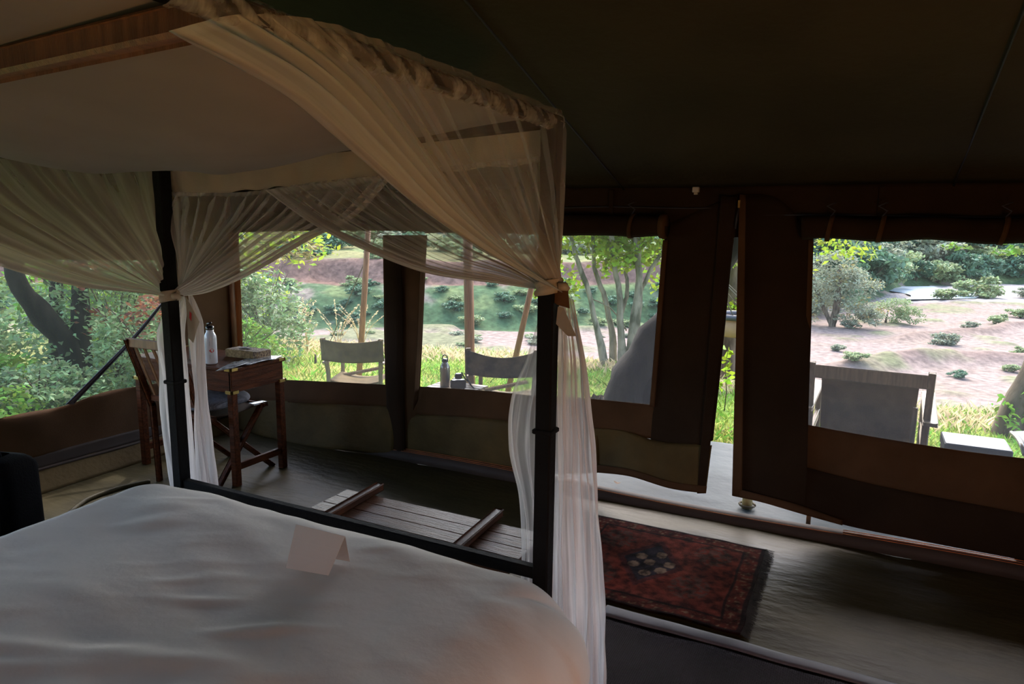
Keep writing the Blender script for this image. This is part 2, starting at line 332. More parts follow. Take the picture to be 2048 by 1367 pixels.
# loose door panel: its lower hem hangs free
cloth('door_flap', [(-1.404, 3.985, 0.417), (-1.211, 3.980, 0.427), (-0.992, 3.970, 0.400), (-0.687, 3.950, 0.429)], [(-1.397, 3.970, 0.157), (-1.145, 3.900, 0.191), (-0.898, 3.880, 0.168), (-0.699, 3.920, 0.155)], M['olive'], wf, 40, 14, .03, 3.5)
cloth('hem', [(-1.394, 3.960, 0.193), (-1.143, 3.890, 0.226), (-0.897, 3.870, 0.202), (-0.694, 3.910, 0.196)], [(-1.386, 3.960, 0.143), (-1.141, 3.890, 0.183), (-0.895, 3.870, 0.160), (-0.697, 3.910, 0.153)], M['canvas'], wf, 30, 4, .004)
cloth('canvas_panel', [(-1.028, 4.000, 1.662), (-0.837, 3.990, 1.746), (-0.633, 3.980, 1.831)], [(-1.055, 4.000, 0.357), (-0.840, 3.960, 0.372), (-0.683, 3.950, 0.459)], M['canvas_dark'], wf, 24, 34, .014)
cloth('door_edge', [(-0.721, 3.950, 1.820), (-0.634, 3.960, 1.814)], [(-0.746, 3.900, 0.147), (-0.703, 3.910, 0.152)], M['canvas_dark'], wf, 6, 34, .006)
cloth('window_binding', [(-1.035, 3.985, 1.578), (-1.006, 3.985, 1.578)], [(-1.068, 3.985, 0.601), (-1.038, 3.985, 0.598)], M['canvas'], wf, 4, 24, .003)
# right door panel
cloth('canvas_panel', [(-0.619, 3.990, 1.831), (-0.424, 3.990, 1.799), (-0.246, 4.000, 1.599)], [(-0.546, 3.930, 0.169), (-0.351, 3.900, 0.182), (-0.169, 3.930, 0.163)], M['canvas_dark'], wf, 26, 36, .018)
cloth('door_edge', [(-0.625, 3.950, 1.829), (-0.592, 3.950, 1.824)], [(-0.551, 3.890, 0.176), (-0.498, 3.890, 0.180)], M['canvas'], wf, 6, 34, .005)
cloth('window_binding', [(-0.269, 3.985, 1.594), (-0.245, 3.985, 1.594)], [(-0.223, 3.985, 0.598), (-0.198, 3.985, 0.590)], M['canvas'], wf, 4, 24, .003)
cloth('sill_panel', [(-0.213, 4.000, 0.607), (0.057, 4.000, 0.590), (0.332, 4.000, 0.578), (0.548, 4.000, 0.573), (0.783, 4.000, 0.576)], [(-0.206, 3.980, 0.368), (0.079, 3.980, 0.334), (0.356, 3.980, 0.317), (0.573, 3.980, 0.306), (0.810, 3.980, 0.302)], M['canvas'], wf, 44, 10, .012)
cloth('mud_wall', [(-0.206, 3.975, 0.378), (0.078, 3.975, 0.343), (0.354, 3.975, 0.326), (0.808, 3.975, 0.309)], [(-0.199, 3.930, 0.160), (0.015, 3.960, 0.096), (0.376, 3.960, 0.085), (0.831, 3.960, 0.081)], M['canvas_dark'], wf, 40, 12, .02, 3)
cloth('hem', [(-0.550, 3.900, 0.217), (-0.403, 3.880, 0.213), (-0.198, 3.900, 0.183), (0.013, 3.940, 0.126)], [(-0.550, 3.900, 0.170), (-0.399, 3.870, 0.174), (-0.195, 3.890, 0.142), (0.015, 3.940, 0.098)], M['canvas'], wf, 30, 4, .006)
cloth('canvas_panel', [(1.30, YF, 1.62), (1.7, YF, 1.62), (XR, YF, 1.62)], [(1.32, YF, .55), (1.8, YF, .55), (XR, YF, .55)], M['canvas_dark'], wf, 10, 20, .01)
cloth('sill_panel', [(.78, YF, .58), (XR, YF, .55)], [(.78, YF-.02, .03), (XR, YF-.02, .03)], M['canvas'], wf, 20, 12, .012)
# seams sewn across the panels
for a, b in (((-1.365, 3.970, 0.009), (0.015, 3.970, 0.058)),):
    pass
for z, x0, x1 in ((1.76, -2.5, -.75), (1.72, -.5, XR), (1.68, -4.4, -2.7)):
    g = G(); g.tube([(x0+(x1-x0)*i/12, YF-.012, z+.004*math.sin(i)) for i in range(13)], .004, 5); g.build('seam', M['ink'], wf, True)
for x in (-.93, -.82, -.45, -.36, -1.35, .05):
    g = G(); g.box((x-.012, YF-.022, 1.6 if x in (-1.35, .05) else .35), (x+.012, YF-.010, 1.86)); 
    if x in (-1.35, .05): g.build('tape', M['canvas_dark'], wf)
# curb at the foot of the wall with its copper coloured piping
bb = struct('baseboard_front')
def curb(x): return .055 + .012*math.sin(x*2.1)
g = G(); g.grid(lambda u, v: (XL + (XR-XL)*u, [3.985, 3.965, 3.93, 3.90][round(v*3)], [curb(XL+(XR-XL)*u)-.004, curb(XL+(XR-XL)*u)+.004, curb(XL+(XR-XL)*u)-.004, .0][round(v*3)]), 90, 4)
solid(g.build('curb', M['binding'], bb, True), .008)
for x0, x1 in ((-2.98, -1.42), (.02, 1.9)):
    for k in range(3):
        g = G(); g.tube([(x0+(x1-x0)*i/16, 3.955-.012*k, curb(x0+(x1-x0)*i/16)+.012-.006*k) for i in range(17)], .0022, 5); g.build('piping', M['copper'], bb, True)
g = G(); g.tube([(-1.42+(1.44)*i/16, 3.915, curb(-1.42+1.44*i/16)+.003) for i in range(17)], .002, 5); g.build('piping', M['copper'], bb, True)
# left wall with its long window
wl = struct('wall_left')
cloth('upper_band', [(XL, YF, T), (XL, 0, T), (XL, YB, T)], [(XL, YF, 1.30), (XL, 3.0, 1.405), (XL, 2.33, 1.46), (XL, 0, 1.5), (XL, YB, 1.5)], M['olive'], wl, 50, 14, .012, axis='x')
cloth('canvas_panel', [(XL, YF, 1.36), (XL, 3.44, 1.36)], [(XL, YF, .49), (XL, 3.47, .49)], M['canvas'], wl, 8, 20, .006, axis='x')
cloth('sill_panel', [(-4.500, 3.849, 0.464), (-4.500, 3.183, 0.496), (-4.500, 2.888, 0.510), (-4.500, 2.603, 0.475), (-4.500, 2.239, 0.485), (XL, 1.0, .45), (XL, -.6, .46), (XL, YB, .45)], [(XL+.02, YF, .16), (XL+.02, 3.0, .17), (XL+.02, 2.2, .20), (XL+.02, 0, .2), (XL+.02, YB, .2)], M['canvas'], wl, 70, 14, .02, axis='x')
cloth('dark_band', [(XL+.02, YF, .17), (XL+.02, 2.2, .21), (XL+.02, YB, .21)], [(XL+.03, YF, .10), (XL+.03, 2.2, .12), (XL+.03, YB, .1)], M['binding'], wl, 60, 6, .008, axis='x')
cloth('mud_wall', [(XL+.025, YF, .11), (XL+.025, 2.2, .13), (XL+.025, YB, .11)], [(XL+.12, YF-.1, 0), (XL+.14, 2.2, .0), (XL+.12, YB, .0)], M['olive'], wl, 60, 8, .012, axis='x')
g = G(); g.tube([(XL+.035, YB+(YF-YB)*i/30, .115+.006*math.sin(i*.9)) for i in range(31)], .012, 6); g.build('piping', M['binding'], wl, True)
# corner post
tr = struct('trim_1'); g = G(); g.tube([(XL+.03, YF-.03, 0), (XL+.03, YF-.03, T)], .022, 10); g.build('corner_pole', M['woodlit'], tr, True)
# unseen right and back walls; the right one has an added opening for daylight
wr = struct('wall_right')
cloth('canvas_panel', [(XR, YF, T), (XR, .2, T)], [(XR, YF, 0), (XR, .2, 0)], M['canvas_dark'], wr, 16, 14, axis='x')
cloth('canvas_panel', [(XR, -1.9, T), (XR, YB, T)], [(XR, -1.9, 0), (XR, YB, 0)], M['canvas'], wr, 12, 14, axis='x')
cloth('sill_panel', [(XR, .2, .45), (XR, -1.9, .45)], [(XR, .2, 0), (XR, -1.9, 0)], M['canvas'], wr, 16, 8, axis='x')
cloth('upper_band', [(XR, .2, T), (XR, -1.9, T)], [(XR, .2, 1.6), (XR, -1.9, 1.6)], M['canvas'], wr, 16, 6, axis='x')
wb = struct('wall_back')
cloth('canvas_panel', [(XL, YB, T), (XR, YB, T)], [(XL, YB, 0), (XR, YB, 0)], M['orangewall'], wb, 40, 14)
g = G()
for x in (XL, XR):
    g.add([(x, YF, T), (x, .3, roofz(.3)+.01), (x, YB, T)], [(0, 1, 2)])
g.build('gable', M['canvas_dark'], wr)

# windows: mesh screens
def window(n, V, m, **k):
    w = struct('window_%d' % n); o = obj('mesh_screen', V, [tuple(range(len(V)))], m, w); return w
window(1, [(-4.43, YF+.012, .42), (-2.95, YF+.012, .42), (-2.95, YF+.012, 1.60), (-4.43, YF+.012, 1.60)], M['screen'])
window(2, [(-2.70, YF+.012, .42), (-1.03, YF+.012, .48), (-.99, YF+.012, 1.61), (-2.70, YF+.012, 1.61)], M['screen'])
window(3, [(-.26, YF+.012, .50), (1.38, YF+.012, .48), (1.36, YF+.012, 1.63), (-.28, YF+.012, 1.63)], M['screen'])
w4 = window(4, [(XL-.012, YB, .40), (XL-.012, 3.5, .40), (XL-.012, 3.47, 1.42), (XL-.012, YB, 1.52)], M['screen_l'])
strap = [(-4.480, 3.341, 1.069), (-4.480, 3.123, 0.873), (-4.480, 2.854, 0.666), (-4.480, 2.614, 0.488)]
g = G(); g.grid(lambda u, v: lerp(polyat(strap, u), tuple(a+b for a, b in zip(polyat(strap, u), (0, .035*(.4+u), -.012))), v), 20, 3)
solid(g.build('mesh_seam', M['strip'], w4, True), .003)
for d in (0, .035):
    g = G(); g.tube([tuple(a+b for a, b in zip(polyat(strap, i/14), (.004, d*(.4+i/14), 0))) for i in range(15)], .004, 5); g.build('mesh_cord', M['ink'], w4, True)

# rolled-up blinds above the windows
def blind(label, x0, x1, z, r, sag, straps):
    t = thing('rolled_blind', label, 'blind', ((x0+x1)/2, 3.93, z), 0, 'rolled canvas blinds above the windows')
    cx = (x0+x1)/2; g = G(); n = 40
    P = [(x0 + (x1-x0)*i/n - cx, 0, sag*math.sin(i*.5)*.5) for i in range(n+1)]; R = [r*(1+.10*nz(i*.35, z)) for i in range(n+1)]
    g.tube(P, R, 14, True); g.build('roll', M['canvas_dark'], t, True)
    for xs in straps:
        g = G(); pts = [(xs-cx + .01*math.sin(a), -math.cos(a)*r*1.12, math.sin(a)*r*1.12) for a in np.linspace(-2.6, 1.8, 14)]
        g.grid(lambda u, v: tuple(p+q for p, q in zip(polyat(pts, u), (.022*(v-.5), 0, 0))), 14, 2)
        s = solid(g.build('strap', M['canvas'], t, True), .003)
        g = G(); g.tube([(xs-cx, -.02, r*1.05), (xs-cx+.02, -.03, r*1.5), (xs-cx-.02, -.03, r*1.9), (xs-cx+.02, -.03, r*2.2)], .004, 6); g.build('toggle', M['ink'], s, True)
    return t
b = blind('dark rolled canvas blind over the window right of the near bed post', -2.6, -1.0, 1.655, .062, .004, (-1.20, -2.1))
g = G(); g.tube([(.76, 0, 0), (.785, 0, 0), (.80, 0, 0)], [.066, .072, .066], 16); g.build('end_ring', M['canvas'], b, True)
blind('dark rolled canvas blind over the window at the right edge', -.30, 1.15, 1.655, .058, .012, (-.17, .06, .56))
blind('dark rolled canvas blind over the left window behind the net', -4.35, -2.95, 1.66, .06, .004, (-4.0, -3.2))
blind_l = thing('rolled_blind', 'tan rolled canvas blind over the leafy side window', 'blind', (XL+.06, 2.6, 1.48), 0, 'rolled canvas blinds above the windows')
g = G(); g.tube([(0, -1.6+3.0*i/30, .045 - .005*i*.9) for i in range(26)], .045, 12); g.build('roll', M['canvas'], blind_l, True)

o = thing('socket', 'small pale plastic hook block on the dark tent eave above the door panel', 'fitting', (-.86, 3.965, 1.845))
g = G(); g.box((-.018, -.012, -.004), (.018, .016, .026), .003); g.build('body', M['socket'], o)
g = G(); g.box((-.009, -.008, -.016), (.011, .010, -.003), .002); g.build('clip', M['socket'], o)
# zip pull on the door edge
o = thing('zip_pull', 'small brass zip pull at the top of the door gap', 'zip', (-0.621, 3.930, 1.777))
g = G(); g.box((-.006, -.004, -.02), (.006, .004, .02), .001); g.build('slider', M['brass'], o)
g = G(); g.tube([(0, 0, -.02), (-.006, -.002, -.07), (-.010, -.004, -.13)], [.003, .006, .004], 6); g.build('tab', M['ink'], o, True)

# ------------------------------------------------------------ four-poster bed
BX0, BX1, BYF, BYH = -2.625, -.872, 2.0, -.02
bed = thing('four_poster_bed', 'black metal four poster bed frame hung with a pale net', 'bed', (-1.75, 1.0, 0))
off = Vector((-1.75, 1.0, 0))
def B(p): return tuple(Vector(p) - off)
for x, y, zt in ((BX0, BYF, 1.885), (BX1, BYF, 1.975), (BX0, BYH, 1.885), (BX1, BYH, 1.975)):
    g = G(); g.box(B((x-.027, y-.027, 0)), B((x+.027, y+.027, zt)), .005); p = g.build('post', M['black'], bed)
    g = G(); zc = 1.0 if x == BX1 else .965
    g.box(B((x-.034, y-.034, zc-.008)), B((x+.034, y+.034, zc+.008)), .003); g.build('collar', M['black'], p)
g = G(); g.box(B((BX0, BYF-.017, .485)), B((BX1, BYF+.017, .527)), .004); g.build('foot_rail', M['black'], bed)
g = G(); g.box(B((BX0, BYH-.017, .485)), B((BX1, BYH+.017, .527)), .004); g.build('head_rail', M['black'], bed)
for x in (BX0, BX1):
    g = G(); g.box(B((x-.017, BYH, .30)), B((x+.017, BYF, .345)), .004); g.build('side_rail', M['black'], bed)
    zt = 1.87 if x == BX0 else 1.96
    g = G(); g.beam(B((x, BYH, zt)), B((x, BYF, zt)), .036, .036); g.build('canopy_rail', M['black'], bed)
for y in (BYF, BYH):
    g = G(); g.beam(B((BX0, y, 1.868)), B((BX1, y, 1.958)), .036, .036); g.build('canopy_rail', M['black'], bed)
g = G(); g.beam(B((BX0, .82, 1.90)), B((BX1-.01, .80, 1.955)), .055, .05); g.build('cross_bar', M['woodlit'], bed)
# mattress, duvet
ma = thing('mattress', 'white mattress edge showing under the foot rail by the far bed post', 'mattress', (-1.75, 1.0, .3))
g = G(); g.box((-.83, -.98, -.08), (.83, .94, .19), .04); g.build('body', M['white'], ma, True)
g = G(); g.box((-.80, .93, .17), (-.74, .945, .205), .003); g.build('care_tag', M['card'], ma)
g = G(); g.box((-.70, .93, .165), (-.67, .945, .20), .003); g.build('care_tag', M['card'], ma)
g = G(); X0, X1, Y0, Y1 = -2.66, -.585, -.10, 1.945
def duv(u, v):
    x = X0 + (X1-X0)*u; y = Y0 + (Y1-Y0)*v
    # rounded footprint towards the near foot corner
    rc = .33; cx, cy = X1-rc, Y1-rc
    if x > cx and y > cy:
        dx, dy = (x-cx)/rc, (y-cy)/rc; m_ = max(dx, dy); l = math.hypot(dx, dy)
        if l > 0: x = cx + dx/l*m_*rc*1.02; y = cy + dy/l*m_*rc*.98
    eR = min((1-u)*(X1-X0), 1); eF = (1-v)*(Y1-Y0); eL = u*(X1-X0)
    fR = math.sqrt(max(0, 1-(1-min(eR/.30, 1))**2)); fF = math.sqrt(max(0, 1-(1-min(eF/.22, 1))**2)); fL = math.sqrt(max(0, 1-(1-min(eL/.16, 1))**2))
    f = fR*fF*fL
    z = .395 + .205*f
    z += .012*nz(x*2.2, y*2.0, 5) + .006*nz(x*3+y*7, y*3, 2) + .010*max(0, nz(x*1.2+y*3.2, y*1.1-x*2.4, 9))
    z += .016*math.exp(-((y-1.45-.18*math.sin(x*2.3))/.09)**2)*sm((x+2.7)/.8)*sm((-1.2-x)/.6)
    w1 = nz((x+y*.5)*3.2, (y-x*.5)*13, 7); w2 = nz((x-y*.35)*2.2+4, (y+x*.35)*8, 1)
    z += .007*max(0, w1)**1.5*4*(.3+max(0, nz(x*1.3, y*1.3, 3))) + .006*max(0, w2)
    z += .012*math.exp(-((y-.95-.35*(x+1.6))/.035)**2)*sm((x+2.3)/.5)*sm((-1.0-x)/.5) + .009*math.exp(-((y-.75-.5*(x+1.9))/.03)**2)*sm((x+2.5)/.4)*sm((-1.3-x)/.4)
    z += (1-f)*.014*math.sin(x*30+y*24)*nz(x*4, y*4)
    return (x, y, z)
g.grid(duv, 150, 150); e = len(g.v)
# turned-under rim
def rim(u, v):
    P = [(0, u)] ; t = u*3
    if t < 1: a = (0+0*t, t)
    elif t < 2: a = (t-1, 1)
    else: a = (1, 3-t)
    x, y, z = duv(*a); cx, cy = (X0+X1)/2, (Y0+Y1)/2
    return (x + (cx-x)*.05*v, y + (cy-y)*.05*v, z - .05*v - .02*math.sin(math.pi*v) + .006*math.sin(u*160)*v)
g.grid(rim, 300, 6)
dv = thing('duvet', 'smooth white duvet spread over the whole bed', 'duvet'); 
me_o = g.build('cover', M['white'], dv, True)
# folded card
cd = thing('tent_card', 'blank white folded card standing on the duvet', 'card', (-1.52, 1.60, .605))
a0, a1, b0, b1 = Vector((-.035, -.125, 0)), Vector((.165, -.115, 0)), Vector((-.01, .04, 0)), Vector((.155, .005, 0))
tp0, tp1 = Vector((-.125, .02, .135)), Vector((.075, .03, .135))
def q4(p, q, r, s, name, m, par, th):
    g = G(); g.grid(lambda u, v: tuple(Vector(p).lerp(Vector(q), u).lerp(Vector(s).lerp(Vector(r), u), v)), 4, 4); return solid(g.build(name, m, par), th)
c0, c1, ct0, ct1 = (-1.493, 1.474, 0.615), (-1.348, 1.498, 0.615), (-1.494, 1.524, 0.735), (-1.307, 1.529, 0.735)
def CL(p): return Vector(p) - Vector((-1.52, 1.60, .605))
q4(CL(c0), CL(c1), CL(ct1), CL(ct0), 'front_leaf', M['card'], cd, .0012)
bk1 = (-1.353, 1.602, 0.612); bk0 = tuple(Vector(bk1) - (Vector(c1)-Vector(c0)))
q4(CL(bk0), CL(bk1), CL(ct1), CL(ct0), 'back_leaf', M['card'], cd, .0012)

# ------------------------------------------------------------ mosquito net
net = thing('mosquito_net', 'sheer cream mosquito net draped over the bed frame and tied to its posts', 'mosquito net', (-1.75, 1.0, 0))
def cloth_attr(o, dens, uv):
    me = o.data; a = me.attributes.new('dens', 'FLOAT', 'POINT'); a.data.foreach_set('value', dens)
    ul = me.uv_layers.new(name='UVMap'); idx = np.zeros(len(me.loops), dtype=np.int32); me.loops.foreach_get('vertex_index', idx)
    ul.data.foreach_set('uv', np.array(uv, dtype=np.float32)[idx].ravel())
def fan(name, tops, tie, hem=None, n=170, mrows=44, a0=.36, folds=16, amp=.022, nrm=(0, 1, 0), sag=.05, hemw=.10, m='net', bias=1.0, seed=0., full=1.0):
    """net gathered from an upper line into a knot at the post; the last strand follows the hem curve"""
    tops = [Vector(p) for p in tops]; tie = Vector(tie); nr = Vector(nrm); V = []; D = []; UV = []
    def P(t, v, rip=True):
        a = Vector(polyat(tops, t**bias)); p = a.lerp(tie, v)
        p.z -= sag*t*4*v*(1-v)*.5
        if hem:
            h = Vector(polyat(hem, v)); ln = Vector(polyat(tops, 1)).lerp(tie, v); ln.z -= sag*4*v*(1-v)*.5
            p += (h-ln) * t**1.6
        if rip:
            env = min(1, (v*6+.25)) * (1-v)**.75
            ph = 2*math.pi*folds*t + 2.2*nz(t*9+seed, v*1.4) * 1.5
            p += nr*(amp*env*(math.sin(ph) + .5*math.sin(ph*2.3+seed) + .8*nz(t*folds*1.7, v*2+seed)))
            p.z += .010*env*math.cos(ph*1.1)*min(1, v*3)
            p += nr*(.020*math.sin(2*math.pi*t*1.3)*v) + Vector((.012*math.cos(6.3*t), 0, .03*(.5-t)))*v
        return p
    L0 = sum((Vector(polyat(tops, (i+1)/20)) - Vector(polyat(tops, i/20))).length for i in range(20))/(n-1)
    for j in range(mrows):
        v = j/(mrows-1)
        for i in range(n):
            t = i/(n-1); p = P(t, v); V.append(p)
            sp = (P(min(t+.01, 1), v, False) - P(max(t-.01, 0), v, False)).length/(.02 if .01 < t < .99 else .01)/(n-1)
            k = full*L0*1.25/max(sp, 1e-4); k = min(k, 9)
            if t > 1-hemw: k *= 1.9 + 1.2*sm((t-1+hemw)/hemw*2)
            if v < .03: k *= 1.8
            D.append(1-(1-a0)**k); UV.append((t*folds/14, v))
    F = [(j*n+i, j*n+i+1, (j+1)*n+i+1, (j+1)*n+i) for j in range(mrows-1) for i in range(n-1)]
    V = [v - off for v in V]
    o = obj(name, V, F, M[m], net, True); cloth_attr(o, D, UV); return o
TN, TF = (-.872, 2.0, 1.46), (-2.622, 2.0, 1.345)
# foot end, swag tied to the far post
fan('foot_curtain', [(-2.605, 2.02, 1.77), (-2.2, 2.02, 1.765), (-1.83, 2.025, 1.80), (-1.47, 2.03, 1.825)], (-2.60, 2.02, 1.355),
    [(-1.47, 2.03, 1.82), (-1.65, 2.03, 1.68), (-1.90, 2.03, 1.585), (-2.20, 2.03, 1.455), (-2.44, 2.03, 1.375), (-2.60, 2.02, 1.35)], folds=15, a0=.30, full=.8, seed=1, m='net')
fan('foot_curtain', [(-.89, 2.01, 1.86), (-1.3, 2.01, 1.835), (-1.7, 2.01, 1.80), (-2.05, 2.01, 1.775)], (-.89, 2.02, 1.465),
    [(-2.05, 2.0, 1.77), (-1.79, 2.0, 1.635), (-1.55, 2.0, 1.55), (-1.33, 2.0, 1.495), (-1.05, 2.01, 1.475), (-.89, 2.02, 1.46)], folds=17, a0=.30, full=.85, seed=4, hemw=.08)
# upper cotton band at the foot end
def band(name, P0, P1, Q0, Q1, m, n=90, amp=.006, nrm=(0, 1, 0), fr=26):
    g = G()
    def fn(u, v):
        p = Vector(lerp(lerp(P0, P1, u), lerp(Q0, Q1, u), v)); w = nz(u*fr, v*1.2, 4) + .6*nz(u*fr*2.2 + v*3, v)
        p += Vector(nrm)*amp*w*(0.4+v); p.z += .004*math.sin(u*60)*v; return p - off
    return solid(g.grid(fn, n, 8).build(name, M[m], net, True), .001)
band('foot_valance', (-2.63, 2.03, 1.90), (-.87, 2.03, 1.99), (-2.61, 2.035, 1.748), (-.88, 2.035, 1.845), 'cotton', amp=.014)
# far side curtain
fan('side_curtain', [(-2.64, 2.02, 1.895), (-2.64, 1.6, 1.895), (-2.64, 1.2, 1.90), (-2.64, .85, 1.905)], (-2.64, 2.0, 1.36),
    [(-2.64, .85, 1.90), (-2.64, 1.10, 1.64), (-2.64, 1.36, 1.505), (-2.64, 1.61, 1.415), (-2.64, 1.80, 1.38), (-2.64, 2.0, 1.35)], nrm=(1, 0, 0), folds=9, amp=.018, a0=.34, seed=7, hemw=.20)
fan('side_curtain', [(-2.64, 0.0, 1.895), (-2.64, .4, 1.895), (-2.64, .85, 1.90)], (-2.64, 0, 1.36), None, nrm=(1, 0, 0), folds=8, amp=.018, a0=.5, seed=9, n=90, mrows=24, sag=.2)
# near side curtain, swept up to the cross bar
fan('side_curtain', [(-.852, 2.03, 1.99), (-.852, 1.75, 1.995), (-.852, 1.45, 2.0), (-.852, 1.20, 2.0), (-.852, 1.02, 2.0), (-.852, .90, 1.99), (-.855, .80, 1.97), (-.86, .70, 1.93)], (-.852, 2.0, 1.465),
    [(-.86, .68, 1.90), (-.86, .88, 1.86), (-.86, 1.05, 1.785), (-.86, 1.31, 1.665), (-.86, 1.65, 1.555), (-.852, 2.0, 1.46)], nrm=(1, 0, 0), folds=11, amp=.018, a0=.30, seed=12, hemw=.30, n=220, mrows=60, full=.62)
# canopy cloth: sleeve over the near rail and the sagging roof
g = G()
def roofc(u, v):
    x = -2.66 + 1.775*u; y = .80 + 1.22*v
    s = math.sin(math.pi*min(max(u, 0), 1))**.75 * math.sin(math.pi*v)**.85
    base = 1.90 + .075*u
    z = base - .145*s + .010*nz(x*3+y*2, y*2) * s - .020*s*math.sin((u*2.4+v*1.2)*6.5)*.6 - .014*s*max(0, nz((u*1.6+v)*6, (v-u)*1.2, 2))
    return (x - off.x, y - off.y, z)
g.grid(roofc, 60, 60); g.build('canopy', M['rooflin'], net, True)
g = G()
def roofd(u, v):
    x = -2.66 + 1.82*u; y = -.04 + .86*v; s = math.sin(math.pi*u)**.7 * math.sin(math.pi*v)**.8
    return (x - off.x, y - off.y, 1.905 + .09*u - .03*s + .02*s*math.sin(v*14+u*3))
g.grid(roofd, 50, 40); g.build('canopy', M['rooflin'], net, True)
# gathered sleeve along the near canopy rail: puckers with the dark rail showing between
V = []; D = []; UV = []; n = 260; mr = 10
for j in range(mr):
    a = -.3 + 3.3*j/(mr-1)
    for i in range(n):
        t = i/(n-1); y = 2.04 - 1.36*t; k = math.sin(2*math.pi*24*t + 2*nz(t*14, 1)); r = .026 + .005*nz(t*70, j*.5)
        V.append(Vector((-.872 + r*math.sin(a)*1.0, y, 1.968 + r*1.0*math.cos(a) - .01)) - off)
        D.append(min(1, max(.12, .42 + .9*nz(t*46 + j*.35, j*.25, 3)))); UV.append((t*3, j/mr))
F = [(j*n+i, j*n+i+1, (j+1)*n+i+1, (j+1)*n+i) for j in range(mr-1) for i in range(n-1)]
cloth_attr(obj('rail_sleeve', V, F, M['net'], net, True), D, UV)
# strips wound down the outside of the near post
def column(name, Ls, Rs, y0, amp, folds, k, m, seed=0, n=80, mrows=60, depth=.03):
    y0 += .03
    """cloth hanging below a knot between a left and a right edge (points x, z)"""
    V = []; D = []; UV = []
    for j in range(mrows):
        v = j/(mrows-1); l = polyat(Ls, v); r = polyat(Rs, v)
        for i in range(n):
            t = i/(n-1); p = Vector(lerp(l, r, t)); ph = 2*math.pi*folds*t + 2*nz(t*6+seed, v*2.2)*1.6
            e = min(1, v*5+.15); p.y += y0 + amp*e*(math.sin(ph)+.5*nz(t*12, v*3+seed)) + depth*math.sin(math.pi*t)*e; p.x += .006*e*nz(t*4, v*9, seed)
            V.append(p - off); c = abs(math.cos(ph)); kk = k*(1.0 + .9*(1-c)**2) * (1.8 if t < .04 or t > .96 else 1)
            D.append(1-(1-.34)**kk); UV.append((t*folds/9, v*1.5))
    F = [(j*n+i, j*n+i+1, (j+1)*n+i+1, (j+1)*n+i) for j in range(mrows-1) for i in range(n-1)]
    o = obj(name, V, F, M[m], net, True); cloth_attr(o, D, UV); return o
column('hanging_end', [(-.91, 2.05, 1.43), (-.985, 2.05, 1.22), (-1.04, 2.05, 1.07), (-1.045, 2.05, .90), (-1.0, 2.05, .72), (-.985, 2.05, .54), (-.985, 2.05, .30), (-.99, 2.05, .03)],
       [(-.87, 2.03, 1.43), (-.87, 2.03, 1.2), (-.87, 2.03, 1.0), (-.87, 2.03, .8), (-.87, 2.03, .6), (-.86, 2.03, .4), (-.86, 2.03, .2), (-.86, 2.03, .03)], .0, .014, 4, 1.1, 'netw', 2)
column('hanging_end', [(-.885, 2.05, 1.43), (-.93, 2.05, 1.2), (-.95, 2.05, .9), (-.955, 2.05, .7), (-.95, 2.05, .5), (-.94, 2.05, .2), (-.94, 2.05, .03)],
       [(-.86, 2.05, 1.43), (-.85, 2.05, 1.2), (-.84, 2.05, .9), (-.84, 2.05, .7), (-.83, 2.05, .5), (-.83, 2.05, .2), (-.83, 2.05, .03)], .03, .014, 4, 2.0, 'netw', 5)
column('hanging_end', [(-.86, 2.02, 1.44), (-.85, 2.02, 1.2), (-.845, 2.02, .9), (-.84, 2.02, .6), (-.83, 2.02, .3), (-.83, 2.02, .03)],
       [(-.815, 2.04, 1.42), (-.765, 2.04, 1.18), (-.725, 2.04, .9), (-.69, 2.04, .6), (-.665, 2.04, .3), (-.655, 2.04, .03)], .0, .018, 5, 3.2, 'netw', 8)
column('hanging_end', [(-2.63, 2.03, 1.33), (-2.72, 2.03, 1.27), (-2.82, 2.03, 1.15), (-2.80, 2.03, .95), (-2.80, 2.03, .70), (-2.77, 2.03, .45), (-2.75, 2.03, .03)],
       [(-2.61, 2.03, 1.33), (-2.62, 2.03, 1.27), (-2.63, 2.03, 1.15), (-2.63, 2.03, .95), (-2.63, 2.03, .70), (-2.62, 2.03, .45), (-2.62, 2.03, .03)], .0, .016, 5, 1.5, 'netw', 11)
column('hanging_end', [(-2.61, 2.03, 1.34), (-2.61, 2.03, 1.15), (-2.61, 2.03, .95), (-2.61, 2.03, .70), (-2.60, 2.03, .45), (-2.60, 2.03, .03)],
       [(-2.59, 2.03, 1.34), (-2.56, 2.03, 1.20), (-2.565, 2.03, .95), (-2.54, 2.03, .70), (-2.52, 2.03, .45), (-2.50, 2.03, .03)], .02, .018, 5, 3.0, 'netw', 14)
# knots round the posts
for (x, y, z) in ((-.872, 2.0, 1.462), (-2.622, 2.0, 1.335)):
    g = G(); hh = .022
    g.grid(lambda u, v: (x - off.x + (.040+.006*math.sin(v*9+u*11))*math.cos(2*math.pi*u), y - off.y + (.040+.005*math.sin(v*8+u*7))*math.sin(2*math.pi*u), z + hh*2*(v-.5) + .008*math.cos(2*math.pi*u)), 28, 8)
    k = solid(g.build('tie_band', M['cotton'], net, True), .004)
    g = G(); g.tube([(x-off.x+.04, y-off.y-.02, z+.004), (x-off.x+.058, y-off.y-.01, z+.006), (x-off.x+.066, y-off.y, z-.004)], [.012, .014, .008], 8); g.build('knot', M['cotton'], k, True)
def flap(name, pts, m, red=False):
    g = G(); g.v = [tuple(Vector(p)-off) for p in pts]; g.f = [tuple(range(len(pts)))]; o = solid(g.build(name, M[m], net), .0015); return o
